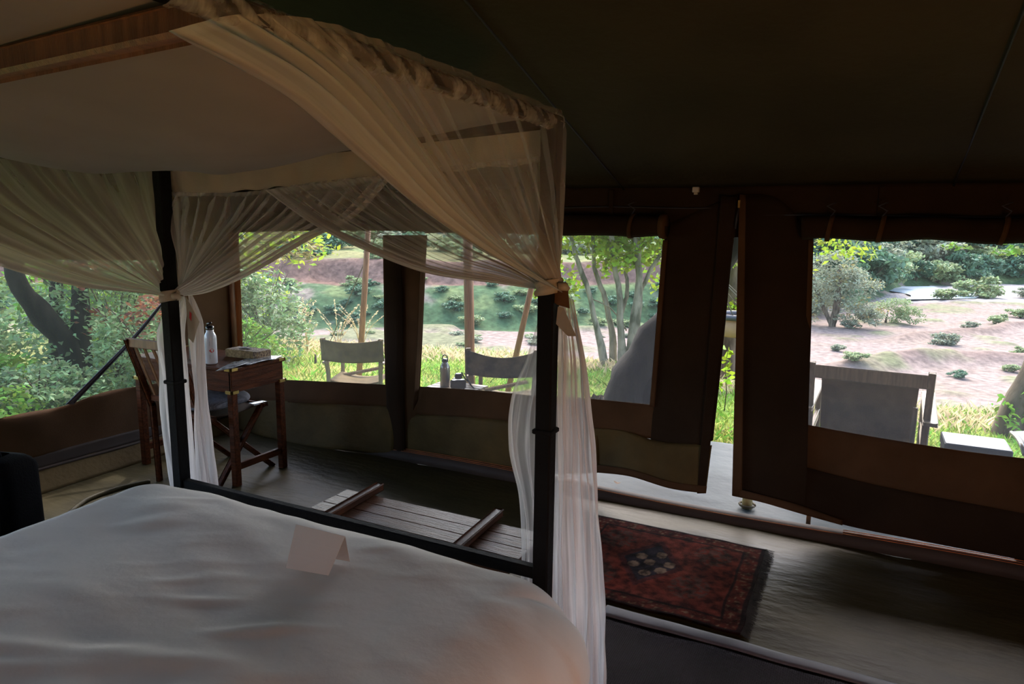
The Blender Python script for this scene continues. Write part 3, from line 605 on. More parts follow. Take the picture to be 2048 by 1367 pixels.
flap('tie_end', [(-.862, 1.985, 1.475), (-.805, 1.99, 1.478), (-.80, 2.0, 1.40), (-.835, 1.985, 1.41), (-.865, 1.985, 1.43)], 'canvas')
flap('tie_end', [(-.835, 1.99, 1.405), (-.82, 2.0, 1.40), (-.775, 2.0, 1.315), (-.80, 1.99, 1.315), (-.84, 1.99, 1.35)], 'rooflin')
f1 = flap('tie_end', [(-2.60, 2.06, 1.33), (-2.575, 2.06, 1.30), (-2.525, 2.06, 1.225), (-2.545, 2.06, 1.19), (-2.57, 2.06, 1.13), (-2.60, 2.06, 1.15)], 'cotton')
f1['label'] = 'cream cloth corner with a small red mark'
g = G(); g.v = [tuple(Vector(p)-off) for p in ((-2.572, 2.052, 1.27), (-2.560, 2.052, 1.26), (-2.565, 2.052, 1.225), (-2.577, 2.052, 1.24))]; g.f = [(0, 1, 2, 3)]; g.build('red_mark', M['red'], f1)

# ------------------------------------------------------------ bench at the foot of the bed
be = thing('luggage_bench', 'dark glossy wooden luggage bench with two raised bars at the foot of the bed', 'bench', (-1.58, 2.29, 0))
def bx(par, name, a, b, m, bev=.003): g = G(); g.box(a, b, bev); return g.build(name, M[m], par)
bw = [(-.50, -.335), (-.33, -.0), (.005, .255), (.26, .50)]
for i, (y0, y1) in enumerate(((-.165, -.085), (-.083, 0.0), (.002, .083), (.085, .165))):
    bx(be, 'board', (-.50, y0, .395), (.52, y1, .42), 'benchw', .002)
for x in (-.36, .27):
    g = G(); g.beam((x+.02, -.19, .437), (x, .235, .437), .046, .036); g.build('bar', M['woody'], be)
for x in (-.45, .46):
    for y in (-.14, .14): bx(be, 'leg', (x-.02, y-.02, 0), (x+.02, y+.02, .395), 'wood')
    bx(be, 'end_rail', (x-.012, -.13, .34), (x+.012, .13, .395), 'woody')
for y in (-.15, .15): bx(be, 'side_rail', (-.45, y-.01, .335), (.46, y+.01, .395), 'wood')

# ------------------------------------------------------------ writing desk and what is on it
dk = thing('writing_desk', 'dark wooden campaign writing desk with brass corners in the tent corner', 'desk', (-3.83, 3.20, 0))
DL, DR, DN, DF = -.50, .425, -.22, .235
bx(dk, 'desktop', (DL, DN, .738), (DR, DF, .760), 'wood', .003)
bx(dk, 'front_apron', (DL+.02, DN+.012, .605), (DR-.02, DN+.032, .738), 'wood')
bx(dk, 'back_apron', (DL+.02, DF-.03, .605), (DR-.02, DF-.012, .738), 'wood')
sp = bx(dk, 'side_apron', (DR-.035, DN+.012, .605), (DR-.012, DF-.012, .738), 'woody')
bx(sp, 'panel_edge', (DR-.013, DN+.03, .645), (DR-.009, DF-.03, .650), 'woody', .001)
bx(dk, 'side_apron', (DL+.012, DN+.012, .605), (DL+.035, DF-.012, .738), 'woody')
for x in (DL, DR):
    for y in (DN, DF):
        sx = 1 if x > 0 else -1; sy = 1 if y > 0 else -1
        for z0, z1 in ((.744, .763), (.600, .620)):
            g = G(); g.box((min(x+.002*sx, x-.055*sx), min(y+.002*sy, y-.010*sy), z0), (max(x+.002*sx, x-.055*sx), max(y+.002*sy, y-.010*sy), z1), .001)
            g.box((min(x+.002*sx, x-.010*sx), min(y+.002*sy, y-.055*sy), z0), (max(x+.002*sx, x-.010*sx), max(y+.002*sy, y-.055*sy), z1), .001)
            g.build('brass_corner', M['brass'], dk)
        bx(dk, 'leg', (x-.030*sx-.022, y-.030*sy-.022, 0), (x-.030*sx+.022, y-.030*sy+.022, .605), 'wood', .003)
bx(dk, 'stretcher', (DR-.045, DN+.03, .10), (DR-.020, DF-.03, .145), 'woody'); bx(dk, 'stretcher', (DL+.02, DN+.03, .10), (DL+.045, DF-.03, .145), 'woody')

def bottle(name, label, loc, h, r, m, s=1, loop=False):
    t = thing(name, label, 'bottle', loc)
    g = G(); g.lathe([(r*.92, 0), (r, .006), (r, h*.62), (r*.96, h*.68), (r*.72, h*.75), (r*.60, h*.78), (r*.60, h*.84)], n=28); g.build('body', M[m], t, True)
    g = G(); g.lathe([(r*.64, h*.83), (r*.66, h*.84), (r*.66, h*.905), (r*.5, h*.915), (r*.3, h*.93)], n=24); c = g.build('cap', M['plastic'], t, True)
    g = G()
    if loop:
        g.tube([(r*.62*math.cos(a), 0, h*.90 + h*.15*math.sin(a)) for a in np.linspace(0, math.pi, 14)], .0045, 8); g.build('carry_loop', M['plastic'], c, True)
    else:
        g.tube([(-r*.55, 0, h*.90), (-r*.5, 0, h*.96), (0, 0, h*.975), (r*.45, 0, h*1.0)], [.006, .008, .008, .006], 8); g.build('spout', M['plastic'], c, True)
    return t
DT = .761
bt = bottle('water_bottle', 'white enamel water bottle with a round red emblem on the desk', (-3.655, 3.055, DT), .262, .037, 'enamel')
# emblem and handwriting, on the side that faces into the tent
ang = math.atan2(-3.0, 3.6)
def onb(parent, name, pts, m, R=.0374):
    g = G(); 
    for k, (s, z) in enumerate(pts):
        a = ang + s/R; g.v.append((R*math.cos(a), R*math.sin(a), z))
    g.f.append(tuple(range(len(pts)))); return g.build(name, M[m], parent)
emb = onb(bt, 'emblem', [(.006+.013*math.cos(a), .088+.013*math.sin(a)) for a in np.linspace(0, 2*math.pi, 14)[:-1]], 'red')
onb(bt, 'emblem', [(-.012, .0865), (-.004, .084), (-.004, .092), (-.012, .0895)], 'red')
cu = [(-.010, .118), (-.006, .124), (-.010, .130), (-.005, .134), (-.010, .139), (-.006, .143), (-.009, .147)]
for zz in (0, -.085):
    for a, b_ in zip(cu[:-1], cu[1:]):
        onb(bt, 'lettering', [(a[0], a[1]+zz), (b_[0], b_[1]+zz), (b_[0]+.0012, b_[1]+zz), (a[0]+.0012, a[1]+zz)], 'ink')
bottle('steel_bottle', 'tall grey metal bottle behind the white bottle on the desk', (-3.86, 3.10, DT), .25, .034, 'steel')
tb = thing('tissue_box', 'low woven tissue box with a dark patterned end on the desk', 'box', (-3.63, 3.33, DT), math.radians(4))
g = G(); g.box((-.14, -.062, 0), (.135, .062, .052), .004); body = g.build('body', M['weave'], tb)
for x in (.09,): 
    g = G(); g.box((.098, -.0635, .001), (.1375, .0635, .0535), .003); g.build('end_panel', M['batik'], tb)
g = G(); g.grid(lambda u, v: ((-.135 + .235*u), -.060+.12*v, .0535 + .003*nz(u*6, v*6)), 10, 6); g.build('lid', M['batik'], tb, True)
g = G(); g.v = [(-.02+.055*math.cos(a), .02*math.sin(a), .0575) for a in np.linspace(0, 2*math.pi, 17)[:-1]]; g.f = [tuple(range(16))]; g.build('slot', M['ink'], tb)
g = G(); g.grid(lambda u, v: (-.05+.06*u, -.012+.024*v, .060+.008*math.sin(u*3.1)*math.sin(v*3)), 8, 5); g.build('tissue', M['card'], tb, True)
for lab, pts, dz in (('glossy leaflet lying nearest the desk corner', [(-3.434, 2.891, 0.763), (-3.401, 2.996, 0.763), (-3.448, 3.207, 0.763), (-3.577, 3.171, 0.763)], 0),
                 ('glossy leaflet in the middle of the desk, beside the tissue box', [(-3.505, 3.074, 0.764), (-3.380, 3.110, 0.764), (-3.407, 3.303, 0.764), (-3.575, 3.285, 0.764)], .001),
                 ('glossy leaflet curling up at the far right corner of the desk', [(-3.496, 3.219, 0.766), (-3.365, 3.296, 0.766), (-3.430, 3.441, 0.766), (-3.562, 3.406, 0.766)], .002)):
    c = np.mean(np.array(pts), 0); o = thing('leaflet', lab, 'leaflet', tuple(c), 0, 'leaflets on the desk')
    P = [Vector(p)-Vector(c) for p in pts]; g = G()
    g.grid(lambda u, v: tuple(P[0].lerp(P[1], u).lerp(P[3].lerp(P[2], u), v) + Vector((0, 0, .004*u*u+.003*math.sin(3*v)+dz))), 8, 8); solid(g.build('sheet', M['paper'], o, True), .0008)

# folding chair pushed under the desk
ch = thing('folding_chair', 'dark wooden folding chair with slatted back pushed under the desk', 'chair', (-3.72, 3.05, 0))
xl, xr = -.22, .215
for x in (xl, xr):
    # crossing legs
    g = G(); g.beam((x, -.13, 0), (x, .25, .45), .026, .042, (1, 0, 0)); g.build('leg', M['woody'], ch)
    g = G(); g.beam((x+.02*(1 if x < 0 else -1), .35, 0), (x+.02*(1 if x < 0 else -1), -.14, .45), .026, .042, (1, 0, 0)); g.build('leg', M['woody'], ch)
    # back posts: upright to the seat then reclined
    g = G(); g.beam((x, -.21, 0), (x, -.22, .52), .026, .036, (0, 1, 0)); g.beam((x, -.22, .50), (x, -.36, .945), .026, .036, (0, 1, 0)); g.build('back_post', M['wood'], ch)
for k in range(5):
    x = xl + .055 + k*.08; g = G(); g.beam((x, -.232, .56), (x, -.345, .90), .022, .010, (0, 1, 0)); g.build('back_slat', M['woodlit'], ch)
g = G(); g.beam((xl-.01, -.35, .925), (xr+.01, -.35, .925), .022, .055); g.build('top_rail', M['woodlit'], ch)
g = G(); g.beam((xl, -.235, .56), (xr, -.235, .56), .018, .04); g.build('lower_rail', M['wood'], ch)
for y in (-.15, .265):
    g = G(); g.beam((xl-.01, y, .455), (xr+.03, y, .455), .04, .028); g.build('seat_rail', M['wood'], ch)
g = G(); g.grid(lambda u, v: (xl+.01 + (xr-xl-.02)*u, -.15+.415*v, .462-.02*math.sin(math.pi*v)), 8, 8); solid(g.build('seat', M['canvas_dark'], ch, True), .004)
g = G(); g.beam((xr-.02, .30, .462), (xr-.02, .19, .468), .05, .012); g.build('rail_glint', M['enamel'], ch)  # white end of the seat rail: sky reflection put into the colour
cu_ = thing('cushion', 'grey knitted cushion on the folding chair seat', 'cushion', (-3.73, 3.09, .475))
g = G()
def cush(u, v):
    a = 2*math.pi*u; b_ = math.pi*(v-.5); ex = .5
    c = lambda t, e: math.copysign(abs(math.cos(t))**e, math.cos(t)); s_ = lambda t, e: math.copysign(abs(math.sin(t))**e, math.sin(t))
    x = .205*c(b_, .45)*c(a, ex); y = .205*c(b_, .45)*s_(a, ex); z = .040*s_(b_, .9)
    z += .012*nz(x*14, y*14, z*4)*max(0, z*25) + .012*(1-abs(x)/.2)*(1 if z > 0 else 0)
    return (x, y, z+.035)
g.grid(cush, 56, 26); g.build('cover', M['cushion'], cu_, True)

# black bag at the left edge
bgp = thing('black_bag', 'upright black travel bag at the left edge of the photo', 'bag', (-3.42, 1.62, 0), math.radians(20))
g = G(); P = []
def bagf(u, v):
    a = 2*math.pi*u; e = .4; c = math.copysign(abs(math.cos(a))**e, math.cos(a)); s_ = math.copysign(abs(math.sin(a))**e, math.sin(a))
    r = 1 if v < .8 else math.sqrt(max(0, 1-((v-.8)/.2)**2)); z = .55*min(v, .8)/.8 if v < .8 else .55+.07*((v-.8)/.2)
    return (.21*c*(1-.08*v)*(.55+.45*r) if r > 0 else 0, .11*s_*(.35+.65*r), z)
g.grid(bagf, 40, 26); g.v.append((0, 0, .62)); g.build('body', M['bag'], bgp, True)
g = G(); g.tube([(-.08, 0, .60), (-.07, 0, .64), (0, 0, .655), (.07, 0, .64), (.08, 0, .60)], .010, 8); g.build('handle', M['bag'], bgp, True)
g = G(); g.tube([(.10*math.cos(a)*1.5, -.112, .36+.2*math.sin(a)) for a in np.linspace(-.5, 3.6, 20)], .005, 6); g.build('zip', M['plastic'], bgp, True)
g = G(); g.box((.03, -.02, .60), (.055, -.005, .64), .003); g.build('buckle', M['steel'], bgp)

# rug
def rug_col(u, v):
    x = (u-.5)*2; y = (v-.5)*2
    base = np.array((.155, .020, .014)); b2 = np.array((.30, .055, .035))
    w = .5+.5*nz(u*9, v*9); c = base*(1-w)+b2*w
    fade = sm((nz(u*3, v*3, 4)+.2)/.6); c = c*(1-.35*fade) + np.array((.24, .075, .055))*.35*fade
    d = abs((x+.08)/.36) + abs((y-.02)/.62)
    if d < 1:
        k = math.cos(d*16); c = np.array((.045, .035, .05)) if d < .78 else np.array((.12, .03, .03))
        for fx, fy in ((-.19, .12), (.0, .25), (.12, .05), (-.06, -.25), (-.22, -.1), (.07, -.12), (-.08, .02)):
            if (x-fx)**2 + ((y-fy)*.8)**2 < .0036: c = np.array((.36, .24, .17))
    for (fx, fy) in ((.42, -.35), (-.55, .45), (.5, .5), (-.5, -.5)):
        r2 = ((x-fx)/.2)**2 + ((y-fy)/.26)**2
        if r2 < 1 and nz(x*20, y*20) > -.1: c = c*.4 + np.array((.07, .05, .04))
    e = min(1-abs(x), 1-abs(y))
    if e < .05: c = np.array((.03, .012, .012))
    elif e < .20:
        c = c*.62
        if nz(x*26, y*26, 2) > .28: c = np.array((.26, .15, .09))
    elif e < .225: c = np.array((.04, .015, .014))
    return c
rg = thing('rug', 'worn red patterned rug with a flower medallion before the door', 'rug', (-.79, 3.21, 0))
nx, ny = 150, 120; g = G(); RW, RH = .93, .86
def rugp(u, v):
    x = (u-.5)*RW; y = (v-.5)*RH; x += .010*nz(v*5, 1)*(1 if u > .5 else .3); y += .008*nz(u*6, 7)
    return (x, y, .012 + .006*max(0, nz(u*5, v*4)) + .010*max(0, 1-v*14)*max(0, nz(u*3, 3)+.3))
g.grid(rugp, nx, ny); pile = solid(g.build('pile', M['rug'], rg, True), .008, -1)
ca = pile.data.color_attributes.new('col', 'FLOAT_COLOR', 'POINT'); cols = np.ones((nx*ny, 4), dtype=np.float32)
for j in range(ny):
    for i in range(nx): cols[j*nx+i, :3] = rug_col(i/(nx-1), j/(ny-1))
ca.data.foreach_set('color', cols.ravel())
Q = []
for k in range(520):
    y = (random.random()-.5)*RH; x = RW/2 + .004*nz(y*9, 1); l = random.uniform(.018, .045); a = random.gauss(0, .5); w = .0022
    Q.append([(x-.004, y-w, .014), (x-.004, y+w, .014), (x+l*math.cos(a), y+l*math.sin(a)+w, .006), (x+l*math.cos(a), y+l*math.sin(a)-w, .006)])
fr = quads('fringe', np.array(Q), M['fringe'], rg); fr['kind'] = 'stuff'
# dark woven mat with its pale hem, near edge of the floor
mt = thing('floor_mat', 'dark woven mat with a pale grey hem in front of the red rug', 'mat', (-.1, 2.0, 0))
g = G(); g.grid(lambda u, v: (-.78+2.9*u-.0, -1.2+ (1.86)*v + .012*nz(u*7, 2), .006+.004*nz(u*9, v*9)), 60, 40); solid(g.build('weave', M['matw'], mt, True), .006, -1)
g = G(); g.grid(lambda u, v: (-.78+2.2*u, .655+.012*nz(u*7, 2) + .085*v*(1-.45*u), .013+.006*math.sin(math.pi*v)+.004*nz(u*12, 2)), 60, 5); solid(g.build('hem', M['strip'], mt, True), .004, -1)

# added warm fill: made-up glowing paper globe and its table, out of view
lt = thing('added_table', 'small wooden table added out of view under the glowing globe', 'table', (.80, .45, 0))
g = G(); g.box((-.22, -.2, .50), (.22, .2, .53), .004); g.build('tabletop', M['wood'], lt)
for x in (-.18, .18):
    for y in (-.16, .16): g = G(); g.box((x-.018, y-.018, 0), (x+.018, y+.018, .50), .003); g.build('leg', M['wood'], lt)
lm = thing('fill_globe', 'glowing paper globe added out of view for warm fill', 'lamp', (.80, .45, .531))
g = G(); g.lathe([(.07, 0), (.07, .012), (.012, .02), (.012, .10)], n=20); g.build('base', M['brass'], lm, True)
mm = bpy.data.materials.new('fill_glow'); mm.use_nodes = True; mb = mm.node_tree.nodes['Principled BSDF']; mb.inputs['Emission Color'].default_value = (1, .40, .09, 1); mb.inputs['Emission Strength'].default_value = 33.0; mb.inputs['Base Color'].default_value = (.8, .6, .4, 1)
g = G(); g.lathe([(.16*math.sin(a), .26-.16*math.cos(a)) for a in np.linspace(.08, 3.06, 18)], n=28); g.build('shade', mm, lm, True)

# ------------------------------------------------------------ outside: land
CT, ST = math.cos(TH), math.sin(TH)
def wxy(a, d): return (a*CT - d*ST, a*ST + d*CT)          # valley frame (across, along) to world
def adf(x, y): return (x*CT + y*ST, -x*ST + y*CT)
EDGE = [(-60, 16), (-12, 13), (-5, 12), (0, 11), (1.4, 9.8), (2.4, 8.6), (3.6, 7.3), (7, 6.6), (14, 5), (60, -10)]
FOOT = [(-80, 36), (-30, 41), (5, 43), (15, 46), (24, 52), (30, 60), (45, 80), (62, 86), (95, 80), (140, 60)]
ex_, ed_ = zip(*EDGE); fx_, fd_ = zip(*FOOT)
def snoise(a, d, s=1.): return nz(a*s, d*s, 1.7)
def land(a, d):
    """height and ground colour"""
    e = float(np.interp(a, ex_, ed_)) + .5*snoise(a, d, .35); f = float(np.interp(a, fx_, fd_)) + 1.6*snoise(a, d, .12)
    x, y = wxy(a, d)
    lawn = -.09 - .20*sm((y-5.2)/5) - .12*sm((-2.5-x)/2)*sm((y-4)/1.0) + .02*snoise(a, d, 1.3)
    n1 = snoise(a, d, .9) + .5*snoise(a, d, 2.3); n2 = snoise(a+50, d, .28) + .5*snoise(a, d, .8)
    grass = np.array((.15, .26, .05)); dry = np.array((.52, .47, .19)); sand = np.array((.33, .255, .215)); red = np.array((.19, .115, .085)); gravel = np.array((.40, .365, .34)); bank = np.array((.085, .15, .065)); pale = np.array((.19, .23, .09))
    if y < YB - .5: grass = np.array((.42, .29, .20))  # unseen ground behind the tent, coloured warm to tint the bounced light
    if d < e:
        z = lawn; w = sm((n1+.1)/.7)*.6; w = max(w, sm((-a-.6)/2.5)*sm((d-6.2)/1.5)*.85*(.6+.4*sm(n1+.5)))
        c = grass*(1-w) + dry*w
        if d > e-.7: c = c*.4 + sand*.6
        return z, c*.75
    s = d - e; bed = -4.65 + .16*snoise(a, d, .16) + .05*snoise(a, d, .8)
    k = sm(s/10.); z = lawn*(1-k) + bed*k
    c = sand*(1+.12*n1)
    g1 = sm((n2-.18)/.35)
    if s < 11: c = c*(1-.25*sm(n1)) ; c = c*(1-.5*g1) + pale*.5*g1
    elif d < f:
        c = c*(1-.16*sm((n1)/.5))
        rid = math.exp(-((d-32.5-1.4*math.sin(a*.35))/1.0)**2)*sm((a-12)/4); z += .55*rid*(1+.6*snoise(a, d, .5))
        if rid > .2: c = c*(1-.55*rid) + red*.55*rid
        rid2 = math.exp(-((d-43-.5*(a-28)+1.5*snoise(a, d, .3))/.8)**2)*sm((a-21)/2.5); z += .35*rid2; c = c*(1-.6*rid2) + red*.6*rid2
        if a > 8 and g1 > .1: c = c*(1-.7*g1) + pale*.7*g1; z += .10*g1
        if a > 8 and d < 60: w = sm((snoise(a*.5, d, .6)+.1)/.4)*.45; c = c*(1-w) + np.array((.27, .20, .15))*w
        if a < 8 and d > f-8: w = sm((n2+.15)/.5)*.7; c = c*(1-w) + (pale*.9)*w; z += .35*w*sm((d-f+8)/6)
        if a > 33 and 62 < d < f: c = gravel*(1+.05*n1)
    if d >= f:
        q = d-f; z += 2.35*sm(q/5.5) + 1.55*sm((q-5.4+.5*snoise(a, d, .5))/1.3) + max(0, q-6.5)*.05 + .25*snoise(a, d, .3)
        if a > 30: z += max(0, q-8)*.05
        c = bank*(1+.25*n1)
        w = sm((snoise(a*1.0, d*.6, .22) + .45*n1 - .05)/.35); c = c*(1-w*.8) + sand*.95*w*.8; w = sm((snoise(a+90, d, .4) + .3*n1 - .1)/.3); c = c*(1-w*.6) + pale*1.2*w*.6
        if 4.9 < q < 7.2 and a < 15: w = sm((q-4.9)/.4)*sm((7.2-q)/.5); c = c*(1-w) + red*(1+.3*n1)*w*1.25
        if q >= 7: w = sm((n2+.2)/.4); c = pale*(w*.7+.3) + dry*.35*(1-w)
    return z, c*.62
ground = struct('ground')
As = np.concatenate([np.linspace(-80, -14, 34)[:-1], np.linspace(-14, 14, 150)[:-1], np.linspace(14, 50, 130)[:-1], np.linspace(50, 140, 60)])
Ds = np.concatenate([np.linspace(-40, 2, 22)[:-1], np.linspace(2, 16, 110)[:-1], np.linspace(16, 60, 160)[:-1], np.linspace(60, 100, 70)[:-1], np.linspace(100, 190, 24)])
V = []; Cc = np.ones((len(As)*len(Ds), 4), dtype=np.float32)
for j, d in enumerate(Ds):
    for i, a in enumerate(As):
        z, c = land(float(a), float(d)); x, y = wxy(a, d); V.append((x, y, z)); Cc[j*len(As)+i, :3] = c
nA = len(As); F = [(j*nA+i, j*nA+i+1, (j+1)*nA+i+1, (j+1)*nA+i) for j in range(len(Ds)-1) for i in range(nA-1)]
og = obj('earth', V, F, M['ground'], ground, True); og.data.color_attributes.new('col', 'FLOAT_COLOR', 'POINT').data.foreach_set('color', Cc.ravel())
def gz(x, y): return land(*adf(x, y))[0]
g = G(); g.grid(lambda u, v: (*wxy(35 + 8*u + 6*v + 1.5*math.sin(v*5), 63 + 14*v + 2*u), -4.50), 20, 20)
tag(g.build('river', M['water'], None, True), 'pale grey river channel bending away in the right window', 'river')

# porch: plastic sheet before the tent, awning on poles
g = G()
def tarpf(u, v):
    x = -3.2 + 5.4*u; y = 4.01 + 1.50*v; return (x, y, -.012 + .012*nz(x*3, y*2) + .010*abs(nz(x*2.2+y*3, y*6, 3))*(1-.5*v) - .012*v)
g.grid(tarpf, 160, 50); tp = tag(solid(g.build('ground_tarp', M['tarp'], None, True), .006, -1), 'pale blue grey plastic sheet on the porch outside the door', 'tarp')
aw = thing('awning', 'brown canvas awning stretched over the porch outside', 'awning', (-1.5, 5.2, 0))
g = G(); g.grid(lambda u, v: (-4.0+8.6*u, -1.15+2.15*v, 2.06 + .14*v - .10*math.sin(math.pi*v)*abs(math.sin(u*math.pi*3)) + .12*math.sin(v*1.5)), 60, 16); solid(g.build('fly_sheet', M['valance'], aw, True), .006)
def pole(label, p, q, r):
    c = Vector(p); t = thing('awning_pole', label, 'pole', p, 0, 'wooden awning poles')
    g = G(); g.tube([(0, 0, 0), tuple((Vector(q)-c)*.5 + Vector((.006, 0, 0))), tuple(Vector(q)-c)], [r, r*.95, r*.85], 12); g.build('shaft', M['pole'], t, True)
    g = G(); g.tube([tuple(Vector(q)-c), tuple(Vector(q)-c+Vector((0, 0, .06)))], .006, 6); g.build('spike', M['steel'], t, True); return t
e1, e2 = Vector((-5.041, 6.200, -0.142)), Vector((-4.869, 6.200, 1.525)); d_ = (e2-e1)/(e2-e1).z
pole('reddish wooden awning pole behind the chair in the left window', e1 + d_*(-.32-e1.z), e1 + d_*(2.16-e1.z), .034)
e1, e2 = Vector((-3.114, 5.400, 0.187)), Vector((-3.138, 5.400, 1.187)); d_ = (e2-e1)/(e2-e1).z
pole('thick upright wooden awning pole in the middle window, behind the stained canvas chair', e1 + d_*(-.22-e1.z), e1 + d_*(2.16-e1.z), .046)
e1, e2 = Vector((-3.029, 6.200, 0.444)), Vector((-2.891, 6.200, 1.062)); d_ = (e2-e1)/(e2-e1).z
pole('slanting wooden awning pole right of the thick upright one', e1 + d_*(-.25-e1.z), e1 + d_*(2.16-e1.z), .030)
# guy rope with its peg
gr = thing('guy_rope', 'thin guy rope running down from the reddish pole to the lawn', 'rope', (-4.783, 6.200, 1.473))
A_, Bp = Vector((-4.783, 6.200, 1.473)), Vector((-6.674, 7.300, -0.401)); A2 = A_ + (A_-Bp)*.25
g = G(); g.tube([A2-A_, (Bp-A_)*.5 + Vector((0, 0, -.02)), Bp-A_], .006, 6); g.build('cord', M['rope'], gr, True)
g = G(); g.tube([tuple(Bp-A_+Vector((0, 0, z))) for z in (-.25, 0, .18, .26)], [.015, .022, .018, .010], 8); g.build('peg', M['bark'], gr, True)
bs = thing('bamboo_peg', 'short bamboo post stump standing on the plastic sheet under the door panel', 'post', (-0.507, 4.216, 0.000))
g = G(); g.tube([(0, 0, -.01), (0, 0, .05), (.0, .0, .12), (0, .02, .30)], [.031, .029, .030, .028], 14); g.build('stump', M['bamboo'], bs, True)
g = G(); g.tube([(.045*math.cos(a), .045*math.sin(a), .012) for a in np.linspace(0, 6, 14)], .007, 6); g.build('rope_ring', M['rope'], bs, True)
o = thing('tent_peg', 'small brown wooden peg at the point where the door gap ends', 'peg', (-0.158, 4.096, 0.030))
g = G(); g.box((-.012, -.008, -.03), (.012, .008, .035), .002); g.box((-.016, -.010, .030), (.016, .010, .040), .002); g.build('peg', M['woodlit'], o)
o = thing('dry_leaf', 'tiny curled dry leaf lying on the plastic sheet', 'leaf', (-1.303, 4.167, 0.010))
g = G(); g.grid(lambda u, v: ((u-.5)*.05, (v-.5)*.03*math.sin(math.pi*(.05+.9*u)), .008+.012*(2*u-1)**2), 6, 4); g.build('blade', M['litter'], o)

# director chairs
def director(label, loc, rz, m, sag, open_arm=1):
    t = thing('director_chair', label, 'chair', loc, rz, 'canvas director chairs on the porch lawn')
    w = .275
    for s in (-1, 1):
        g = G(); g.beam((s*w*.93, -.24, .50), (s*w*1.02, -.30, .86), .040, .024, (0, 1, 0)); g.build('back_post', M['chairframe'], t)
        g = G(); g.beam((s*w*.93, -.24, .03), (s*w*.93, -.24, .54), .036, .026, (0, 1, 0)); g.build('rear_leg', M['chairframe'], t)
        g = G(); g.beam((s*w*.93, .24, .03), (s*w*.93, .24, .60), .036, .026, (0, 1, 0)); g.build('front_leg', M['chairframe'], t)
        g = G(); g.beam((s*w*1.0, -.28, .615), (s*w*1.0, .30, .615), .055, .022); g.build('armrest', M['chairframe'], t)
        g = G(); g.beam((s*w*.93, -.25, .045), (s*w*.93, .26, .045), .03, .03); g.build('runner', M['chairframe'], t)
    for y in (-.20, .20):
        for s in (-1, 1):
            g = G(); g.beam((s*w*.9, y, .07), (-s*w*.9, y, .42), .03, .018, (0, 1, 0)); g.build('cross_brace', M['chairframe'], t)
    g = G(); g.grid(lambda u, v: ((u-.5)*.52, -.22+.44*v, .43-.05*math.sin(math.pi*u)), 10, 8); solid(g.build('seat', M[m], t, True), .004)
    g = G(); g.beam((-w, .10, .40), (w*.6, .26, .47), .03, .03); g.build('brace', M['chairframe'], t)
    def bk(u, v):
        x = (u-.5)*2*(w+.022)*(1+.03*(1-v)); z = .64+.215*v; sg = sag*math.sin(math.pi*u)*(v**2); z -= sg*.9; z -= .015*math.sin(math.pi*u)*(1-v)
        y = -.28-.05*v - .045*math.sin(math.pi*u)+.008*nz(u*5, v*4); return (x, y, z)
    g = G(); g.grid(bk, 24, 10); b = solid(g.build('backrest', M[m], t, True), .006)
    for s in (-1, 1):
        g = G(); g.grid(lambda u, v: (s*(w*(.97+.05*v)) + .026*math.cos(u*6.28), -.262-.058*v + .026*math.sin(u*6.28), .64+.215*v), 10, 8); g.build('sleeve', M[m], b, True)
    return t
rzc = TH
director('khaki canvas director chair standing behind the left window', (-4.42, 5.48, -.29), TH - .05, 'khaki', .03)
director('darker stained canvas director chair partly hidden by the net', (-2.67, 5.25, -.20), TH - .10, 'khaki2', .06)
# side table between them carrying the bottle and the camera
st = thing('camp_table', 'small folding camp table outside holding the bottle and the camera', 'table', (-2.86, 4.70, -.08))
for k in range(5): g = G(); g.box((-.20, -.17+.07*k, .43), (.22, -.108+.07*k, .447), .003); g.build('slat', M['chairframe'], st)
for s in (-1, 1):
    for y in (-.13, .13): g = G(); g.beam((s*.17, y, 0), (-s*.17, y, .43), .025, .018, (0, 1, 0)); g.build('leg', M['chairframe'], st)
bottle('flask', 'grey steel flask with a black carry loop seen through the middle window', (-2.93, 4.68, .367), .245, .040, 'steel', loop=True)
cm_ = thing('camera', 'small black camera with a neck strap standing beside the grey flask', 'camera', (-2.79, 4.66, .367), TH+.3)
g = G(); g.box((-.065, -.03, .0), (.055, .03, .075), .01); g.box((-.03, -.025, .08), (.025, .025, .125), .008); g.build('body', M['plastic'], cm_)
g = G(); g.lathe([(.033, 0), (.036, .02), (.036, .06), (.03, .065)], n=20); ln = g.build('lens', M['plastic'], cm_, True); ln.rotation_euler = (-math.pi/2, 0, 0); ln.location = (0, .03, .045)
g = G(); g.tube([(.05, 0, .08), (.085, -.01, .05), (.10, -.02, .02), (.12, -.03, .004)], .006, 6); g.build('strap', M['plastic'], cm_, True)
g = G(); g.tube([(.05, 0, .08), (.02, -.01, .135), (.05, -.02, .12), (.09, -.02, .03)], .005, 6); g.build('strap', M['plastic'], cm_, True)

# lounge chair in the right window
lo = thing('lounge_chair', 'large wooden lounge chair with a plain khaki canvas back in the right window', 'chair', (.10, 5.15, -.10), -.045)
W2 = .345
for s in (-1, 1):
    g = G(); g.beam((s*W2, .02, .10), (s*W2, -.17, .88), .042, .030, (0, 1, 0)); g.build('back_post', M['chairframe'], lo)
    g = G(); g.beam((s*(W2+.02), -.16, .55), (s*(W2+.02), .62, .60), .085, .03); g.build('armrest', M['chairframe'], lo)
    g = G(); g.beam((s*(W2+.0), -.10, 0), (s*(W2+.0), -.06, .55), .042, .042); g.build('rear_leg', M['chairframe'], lo)
    g = G(); g.beam((s*(W2+.0), .56, 0), (s*(W2+.0), .52, .58), .042, .042); g.build('front_leg', M['chairframe'], lo)
    g = G(); g.beam((s*W2, -.08, .34), (s*W2, .56, .38), .03, .06); g.build('side_rail', M['chairframe'], lo)
